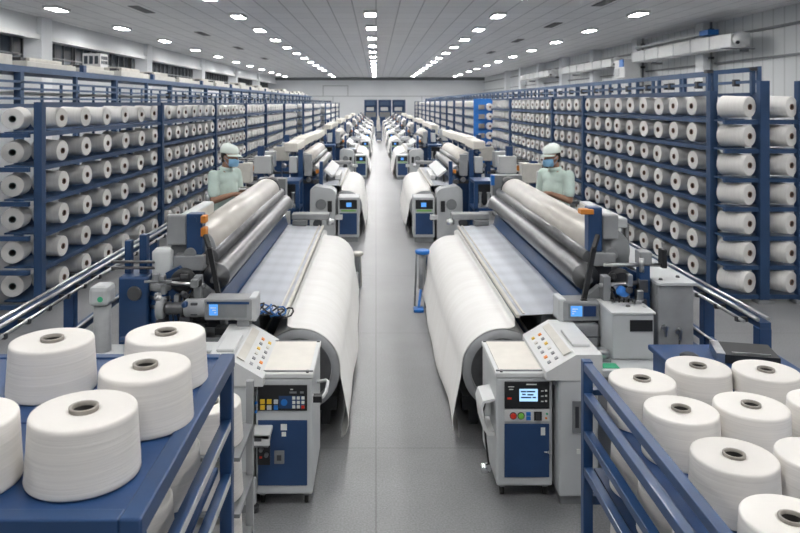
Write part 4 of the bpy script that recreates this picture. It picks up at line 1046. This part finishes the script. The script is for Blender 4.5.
# blue waste bin stool beside right cloth
def stool(x, y, z, r, mk, label, pedal):
    t = thing('round_stool', label, 'stool', (x, y, 0))
    MB().m(mk).lathe([(r - .012, z - .045), (r, z - .035), (r, z - .01), (r - .012, z)], (x, y, 0), (0, 0, 1), 28).build('seat', None, t)
    MB().m('greyc').lathe([(r * .55, 0), (r * .55, z - .25)], (x, y, .2), (0, 0, 1), 20).build('container', None, t)
    for k in range(3):
        a = 2 * PI * k / 3 + .9
        MB().m('greyd' if k else mk).tube((x + r * .8 * math.cos(a), y + r * .8 * math.sin(a), z - .045), (x + r * 1.05 * math.cos(a), y + r * 1.05 * math.sin(a), .0), .011).build('leg', None, t)
    if pedal:
        MB().m(mk).box(x - .11, x + .0, y - .26, y - .13, .0, .035, .008).bar((x - .05, y - .15, .03), (x - .02, y - .05, .2), .025).build('foot_pedal', None, t)
stool(.525, 8.15, .64, .082, 'blue_bright', 'bright blue round topped stool on floor beside right cloth', True)
stool(-.235, 9.0, .44, .075, 'beige', 'beige round topped stool on floor beyond the left cloth', False)

# ------------------------------------------------------------------ foreground carts
# left cart
t = thing('cone_cart', 'blue steel cart with tray top in left front corner', 'cart', (-.95, 2.1, 0))
XA, XB, YA, YB, ZT = -1.62, -.505, 1.55, 2.58, 1.40
MB().m('blue_top').box(XA, XB - .05, YA + .04, YB - .03, ZT - .025, ZT - .004).box(XA, XB - .05, 2.03, 2.035, ZT - .004, ZT - .001).build('tray', None, t)
MB().m('blue').box(XB - .05, XB, YA, YB, ZT - .045, ZT + .004, .005).build('rim', None, t)
MB().m('blue').box(XA, XB - .05, YA, YA + .045, ZT - .045, ZT + .002, .004).build('rim', None, t)
MB().m('blue').box(XA, XB - .05, YB - .04, YB, ZT - .045, ZT + .002, .004).build('rim', None, t)
for (x, yy) in ((XB - .045, YA + .002), (XB - .045, YB - .05), (XA, YA + .002), (XA, YB - .05)):
    MB().m('blue').box(x, x + .043, yy, yy + .045, .08, ZT - .045, .004).m('rubber').lathe([(.04, 0), (.04, .025)], (x + .01, yy + .02, .04), (1, 0, 0), 16).m('steeld').box(x + .008, x + .035, yy + .005, yy + .04, .04, .085).build('leg', None, t)
for z in (1.17, .98, .60):
    MB().m('blue').bar((XB - .02, YA + .04, z), (XB - .02, YB - .05, z), .03, .035).m('grey').box(XB - .006, XB - .003, YA + .05, YB - .06, z - .012, z + .012).build('side_rail', None, t)
for z in (1.02, .68, .34):
    MB().m('blue_top').box(XA + .05, XB - .05, YA + .05, YB - .05, z - .02, z).build('shelf', None, t)
big = [(-.712, 1.755), (-.655, 2.045), (-.683, 2.34), (-1.022, 2.273), (-.985, 1.71)]
bl = ['large white yarn cone nearest the corner on left cart top', 'large white yarn cone, middle of three along the right edge of left cart', 'large white yarn cone at the back corner of left cart, beside loom parts', 'large white yarn cone at the back left of left cart tray', 'large white yarn cone cut by left picture edge on left cart']
for (x, yy), l in zip(big, bl): place(big_cone, (x, yy, ZT - .002), (0, 0, 1), l, 'large yarn cones on the left cart top', random.random() * 6)
k = 0
for zi, z in enumerate((1.02, .68, .34)):
    for j, yy in enumerate((1.72, 2.02, 2.33)):
        for i, x in enumerate((-.70, -.985)):
            if i and j == 2: continue
            tilt = (random.uniform(-.1, .12), random.uniform(-.1, .1), 1)
            if zi == 0: tilt = (.0, .0, 1)
            place(big_cone, (x, yy, z + .012), tilt, 'white yarn cone on left cart %s shelf, %s from the front, %s' % (['upper', 'middle', 'lower'][zi], ORD[j], ['rail side', 'inner side'][i]), 'yarn cones on the left cart shelves')
# second little cart with column of cones behind right post
t = thing('cone_stand', 'slim grey stand with cones behind the left cart post', 'stand', (-.68, 2.95, 0))
for xx in (-.84, -.56): MB().m('greyc').box(xx, xx + .03, 3.10, 3.13, 0, 1.1).build('upright', None, t)
for z in (.92, .70, .48, .26): MB().m('greyd').box(-.83, -.53, 2.80, 3.12, z - .015, z).build('shelf', None, t)
for i, z in enumerate((.92, .70, .48, .26)):
    place(big_cone, (-.68, 2.95, z), (0, 0, 1), 'white yarn cone on slim stand behind left cart post, %s from top' % ORD[i], 'yarn cones on the slim stand', 1.)

# right cart
XA, XB, YA, YB = .96, 2.35, .9, 3.30
t = thing('cone_cart', 'blue steel cart with long side rails and cone tray, right front corner', 'cart', (1.6, 2.3, 0))
ZS = 1.02
for (x, yy) in ((XA, YB - .045), (XB, YB - .045), (XA, YA), (XB, YA)):
    MB().m('blue').box(x - .022, x + .022, yy, yy + .045, .07, 1.13, .004).m('rubber').lathe([(.04, 0), (.04, .025)], (x - .01, yy + .02, .04), (1, 0, 0), 16).m('steeld').box(x - .014, x + .014, yy + .005, yy + .04, .04, .075).build('leg', None, t)
for z in (1.105, .97, .80, .635):
    MB().m('blue').box(XA - .02, XA + .02, YA, YB, z - .018, z + .018, .003).build('side_rail', None, t)
MB().m('blue').box(XA, XB, YB - .04, YB, .975, 1.0, .003).build('back_rail', None, t)
MB().m('blue').box(XA, XB, YB - .04, YB, .48, .52, .003).build('back_rail', None, t)
MB().m('blue_top').box(XA + .025, XB - .02, YA + .02, YB - .045, .885, .903).build('tray', None, t)
MB().m('blue_top').box(XA + .025, XB - .02, YA + .02, YB - .045, .63, .65).build('shelf', None, t)
MB().m('blue_top').box(XA + .025, XB - .02, YA + .02, YB - .045, .33, .35).build('shelf', None, t)
ZS = .905
zt = ZS + .185
hz = H - zt
spots = [(642, 379, 'back row, leftmost'), (698, 366, 'back row, middle'), (766, 370, 'back row, rightmost whole'), (681, 409, 'middle row, left'), (751, 405, 'middle row, right'), (734, 455, 'front row, behind the nearest'), (826, 402, 'middle row, cut by picture edge'), (820, 455, 'front row, cut by picture edge'), (792, 519, 'nearest, at the bottom edge')]
for (px, py, l) in spots:
    yy = 720 * hz / (py - 103); x = (px - 376) * yy / 720
    place(right_cone, (x, yy, ZS), (0, 0, 1), 'white yarn cone on right cart tray, ' + l, 'yarn cones on the right cart tray', random.random() * 6)
for zi, z in enumerate((.652, .352)):
    for j in range(6):
        for i in range(3):
            place(right_cone, (1.15 + .31 * i, 3.07 - .32 * j, z), (0, 0, 1), 'white yarn cone on right cart %s shelf, %s from the back, %s column' % (['middle', 'lower'][zi], ORD[j], ORD[i]), 'yarn cones on the right cart lower shelves', 1.)

# ------------------------------------------------------------------ workers
def blob(name, mkey, root, parts, voxel=.008, smooth=6, parent=None):
    """parts: ('e', centre, radii) or ('t', p0, p1, r0, r1) fused into one skin"""
    b = MB().m(mkey)
    for p in parts:
        if p[0] == 'e': b.ell(p[1], p[2])
        else:
            b.tube(p[1], p[2], p[3], p[4], 14); b.ell(p[1], (p[3],) * 3); b.ell(p[2], (p[4],) * 3)
    bm = b.bm
    bmesh.ops.recalc_face_normals(bm, faces=bm.faces[:])
    me = bpy.data.meshes.new(name); bm.to_mesh(me); bm.free(); me.materials.append(M[mkey])
    o = bpy.data.objects.new(name, me); C.objects.link(o); o.parent = parent or root
    r = o.modifiers.new('fuse', 'REMESH'); r.mode = 'VOXEL'; r.voxel_size = voxel; r.use_smooth_shade = True
    m = o.modifiers.new('soft', 'SMOOTH'); m.factor = .5; m.iterations = smooth
    return o
def lmesh(name, mb, root):
    """mesh in the figure's local frame"""
    bm = mb.bm
    bmesh.ops.recalc_face_normals(bm, faces=bm.faces[:])
    me = bpy.data.meshes.new(name); bm.to_mesh(me); bm.free()
    for k in mb.slots: me.materials.append(M[k])
    for p in me.polygons: p.use_smooth = True
    o = bpy.data.objects.new(name, me); C.objects.link(o); o.parent = root; return o

def person(loc, rz, label, handsz, dev):
    t = thing('person', label, 'person', loc); t.rotation_euler.z = rz
    # local frame: +x forward, +y the figure's left, z up; stands about 1.74 m
    hx, hz_ = .075, 1.585      # head centre
    body = [
        ('e', (.0, 0, 1.20), (.10, .15, .20)), ('e', (.0, 0, 1.0), (.10, .145, .12)), ('e', (.0, 0, 1.36), (.09, .17, .09)),
        ('t', (.0, 0, 1.40), (.045, 0, 1.53), .058, .055),
        ('e', (hx - .005, 0, hz_ + .02), (.098, .078, .10)), ('e', (hx + .02, 0, hz_ - .055), (.068, .056, .062)), ('e', (hx + .062, 0, hz_ - .085), (.026, .028, .022)),
        ('e', (hx + .100, 0, hz_ - .018), (.018, .013, .024)), ('e', (hx + .085, 0, hz_ - .058), (.018, .024, .010)), ('e', (hx + .075, 0, hz_ + .03), (.022, .05, .012)),
        ('e', (hx - .01, .078, hz_ - .005), (.018, .009, .03)), ('e', (hx - .01, -.078, hz_ - .005), (.018, .009, .03)),
    ]
    for s in (1, -1):
        sh = (.0, .185 * s, 1.385); el = (.03 - .03 * s * dev, .235 * s, 1.12); wr = (.20, .10 * s, handsz + .02 * s)
        body += [('t', sh, el, .052, .040), ('t', el, wr, .040, .026)]
        hp = Vector(wr) + Vector((.06, -.02 * s, .005))
        body += [('t', wr, hp, .024, .026), ('e', tuple(hp), (.042, .034, .017))]
        for k in range(4):
            f0 = hp + Vector((.03, (.024 - .016 * k) * s, .0)); L = (.034, .04, .037, .028)[k]
            f1 = f0 + Vector((L, -.004 * s, -.006)); f2 = f1 + Vector((.015, -.006 * s, -.022))
            body += [('t', tuple(f0), tuple(f1), .0085, .008), ('t', tuple(f1), tuple(f2), .008, .007)]
        th0 = hp + Vector((-.01, -.03 * s, .006)); th1 = th0 + Vector((.028, -.016 * s, .008)); th2 = th1 + Vector((.022, .002 * s, -.004))
        body += [('t', tuple(th0), tuple(th1), .010, .009), ('t', tuple(th1), tuple(th2), .009, .0075)]
        hip = (.0, .09 * s, .93); kn = (.015, .10 * s, .50); an = (-.01, .11 * s, .09)
        body += [('t', hip, kn, .082, .055), ('t', kn, an, .052, .036), ('t', (-.02, .11 * s, .045), (.11, .12 * s, .03), .035, .028)]
    blob('body', 'skin', t, body, .0065, 4)
    shirt = [('e', (.0, 0, 1.20), (.125, .172, .24)), ('e', (.0, 0, 1.03), (.13, .172, .16)), ('e', (.0, 0, 1.34), (.108, .195, .10)), ('t', (.0, .13, 1.37), (.0, -.13, 1.37), .072, .072), ('t', (.0, 0, 1.40), (.018, 0, 1.45), .072, .060),
             ('t', (0, -.07, .91), (0, .07, .91), .115, .115)]
    for s in (1, -1):
        el = Vector((.03 - .03 * s * dev, .235 * s, 1.12)); sh = Vector((.0, .185 * s, 1.385)); m_ = sh.lerp(el, .72)
        shirt += [('t', tuple(sh), tuple(m_), .066, .064)]
    so = blob('polo_shirt', 'mint', t, shirt, .010, 12)
    # collar, placket
    c = MB().m('mint')
    ring = lambda r, z, dx: [(dx + r * math.cos(a) * 1.05, r * math.sin(a), z - .012 * math.cos(a)) for a in [2 * PI * i / 24 for i in range(24)]]
    c.rings([ring(.064, 1.45, .018), ring(.061, 1.475, .024), ring(.066, 1.478, .024), ring(.082, 1.447, .020)], cap=False)
    lmesh('collar', c, t)
    tr = []
    for s in (1, -1):
        tr += [('t', (.0, .09 * s, .92), (.015, .10 * s, .50), .105, .078), ('t', (.015, .10 * s, .50), (-.01, .11 * s, .11), .076, .064)]
    tr += [('e', (0, 0, .94), (.12, .165, .10))]
    blob('trousers', 'trousers', t, tr, .010, 5)
    for s in (1, -1):
        blob('shoe', 'shoe', t, [('t', (-.035, .11 * s, .045), (.12, .12 * s, .04), .044, .038)], .008, 3)
    # hair under the cap
    blob('hair', 'hair', t, [('e', (hx - .025, 0, hz_ + .02), (.088, .084, .088)), ('e', (hx - .06, 0, hz_ - .035), (.045, .062, .045))], .007, 3)
    # cap with visor
    cap = MB().m('cap')
    R_ = []
    for (r, z) in ((1.0, .036), (1.01, .055), (.97, .082), (.84, .108), (.6, .126), (.3, .135), (.02, .137)):
        R_.append([(hx - .008 + .112 * r * math.cos(a), .094 * r * math.sin(a), hz_ + .015 + z - .012 * math.cos(a)) for a in [2 * PI * i / 28 for i in range(28)]])
    cap.rings(R_, cap=True)
    cp = lmesh('cap', cap, t)
    v = MB().m('cap')
    def vr(dz):
        rows = []
        for q in range(5):
            rows.append([(hx - .008 + (.108 + .075 * q / 4 * max(0, math.cos(a)) ** .5) * math.cos(a), (.090 - .006 * q / 4) * math.sin(a), hz_ + .046 + dz - .012 - .022 * q / 4 - .0 * abs(math.sin(a))) for a in [(-1.25 + 2.5 * i / 14) for i in range(15)]])
        return rows
    v.rings(vr(0), cap=False, closed=False)
    vo = lmesh('visor', v, cp)
    sd = vo.modifiers.new('t', 'SOLIDIFY'); sd.thickness = .005
    # mask
    mk = MB().m('mask')
    R_ = []
    for q in range(7):
        zz = hz_ - .105 + .09 * q / 6
        rr = .066 + .016 * math.sin(PI * min(1, q / 6 * .9 + .1))
        nose = .020 * math.exp(-((q - 4.6) / 1.6) ** 2)
        R_.append([(hx + .026 + (rr + nose * max(0, math.cos(a)) ** 6) * math.cos(a), (rr * .92) * math.sin(a), zz) for a in [(-1.35 + 2.7 * i / 16) for i in range(17)]])
    mk.rings(R_, cap=False, closed=False)
    mo = lmesh('face_mask', mk, t)
    sd = mo.modifiers.new('t', 'SOLIDIFY'); sd.thickness = .003
    st = MB().m('mask')
    for s in (1, -1): st.path([(hx + .045, .068 * s, hz_ - .03), (hx + .02, .076 * s, hz_ - .005), (hx - .01, .084 * s, hz_ + .015)], .002, 6).path([(hx + .04, .062 * s, hz_ - .09), (hx + .01, .072 * s, hz_ - .06), (hx - .012, .084 * s, hz_ - .02)], .002, 6)
    lmesh('mask_strap', st, mo)
    for s in (1, -1):
        e = MB().m('eye'); e.ell((hx + .088, .030 * s, hz_ + .012), (.008, .013, .006), 10, 6)
        lmesh('eye', e, t)
    return t
# platforms
for s, px in ((-1, -1.80), (1, 2.12)):
    t = thing('standing_platform', 'grey low standing platform under the %s worker' % ('left' if s < 0 else 'right'), 'platform', (px, 8.15, 0))
    MB().m('greyd').box(px - .3, px + .3, 7.85, 8.5, .07, .10, .004).build('deck', None, t)
    MB().m('dark').box(px - .28, px - .22, 7.87, 8.48, 0, .07).box(px + .22, px + .28, 7.87, 8.48, 0, .07).build('runner', None, t)
person((-1.72, 8.2, .102), math.radians(-30), 'worker in mint polo, pale cap and blue mask facing right with device', 1.20, .6)
person((2.05, 8.2, .102), math.radians(180 + 34), 'worker in mint polo, pale cap and blue mask facing left with hands down', 1.17, -.6)
t = thing('handheld_device', 'white handheld terminal in the hands of the left worker', 'device', (-1.45, 8.0, 1.33))
MB().m('white').box(-1.52, -1.37, 7.93, 8.04, 1.342, 1.358, .005).build('case', None, t)
MB().m('black').box(-1.505, -1.385, 7.94, 8.03, 1.358, 1.361).build('display', None, t)

# grey console stand and silver box beside workers
t = thing('inspection_box', 'grey dark box on stand beside the right worker', 'box', (1.62, 8.75, 0))
MB().m('greyd').box(1.42, 1.78, 8.75, 8.95, 1.14, 1.42, .01).m('blue_bright').box(1.40, 1.44, 8.74, 8.8, 1.3, 1.42).build('case', None, t)
MB().m('dark').box(1.55, 1.63, 8.8, 8.88, 0, 1.14).m('greyd').box(1.4, 1.8, 8.7, 9, 0, .03).build('stand', None, t)
t = thing('inspection_box', 'grey dark box on stand beside the left worker', 'box', (-1.25, 8.85, 0))
MB().m('greyd').box(-1.44, -1.1, 8.75, 8.95, 1.14, 1.38, .01).build('case', None, t)
MB().m('dark').box(-1.3, -1.22, 8.8, 8.88, 0, 1.14).m('greyd').box(-1.45, -1.1, 8.7, 9, 0, .03).build('stand', None, t)

# ------------------------------------------------------------------ world, camera
w = bpy.data.worlds.new('world'); bpy.context.scene.world = w; w.use_nodes = True
w.node_tree.nodes['Background'].inputs[0].default_value = (.8, .85, .9, 1)
w.node_tree.nodes['Background'].inputs[1].default_value = .3
cam = bpy.data.cameras.new('camera'); co = bpy.data.objects.new('camera', cam); C.objects.link(co)
co.location = (0, 0, H); co.rotation_euler = (PI / 2, 0, 0)
cam.sensor_width = 36; cam.lens = 36 * 720 / 800
cam.shift_x = (400 - 376) / 800; cam.shift_y = -(266.5 - 103) / 800
cam.dof.use_dof = True; cam.dof.focus_distance = 3.4; cam.dof.aperture_fstop = 5.6
cam.clip_start = .05; cam.clip_end = 300
sc = bpy.context.scene; sc.camera = co
sc.view_settings.view_transform = 'Standard'; sc.view_settings.look = 'None'; sc.view_settings.gamma = 1
sc.view_settings.exposure = .28
sc.cycles.max_bounces = 8; sc.cycles.diffuse_bounces = 5; sc.cycles.glossy_bounces = 3
sc.cycles.sample_clamp_indirect = 6
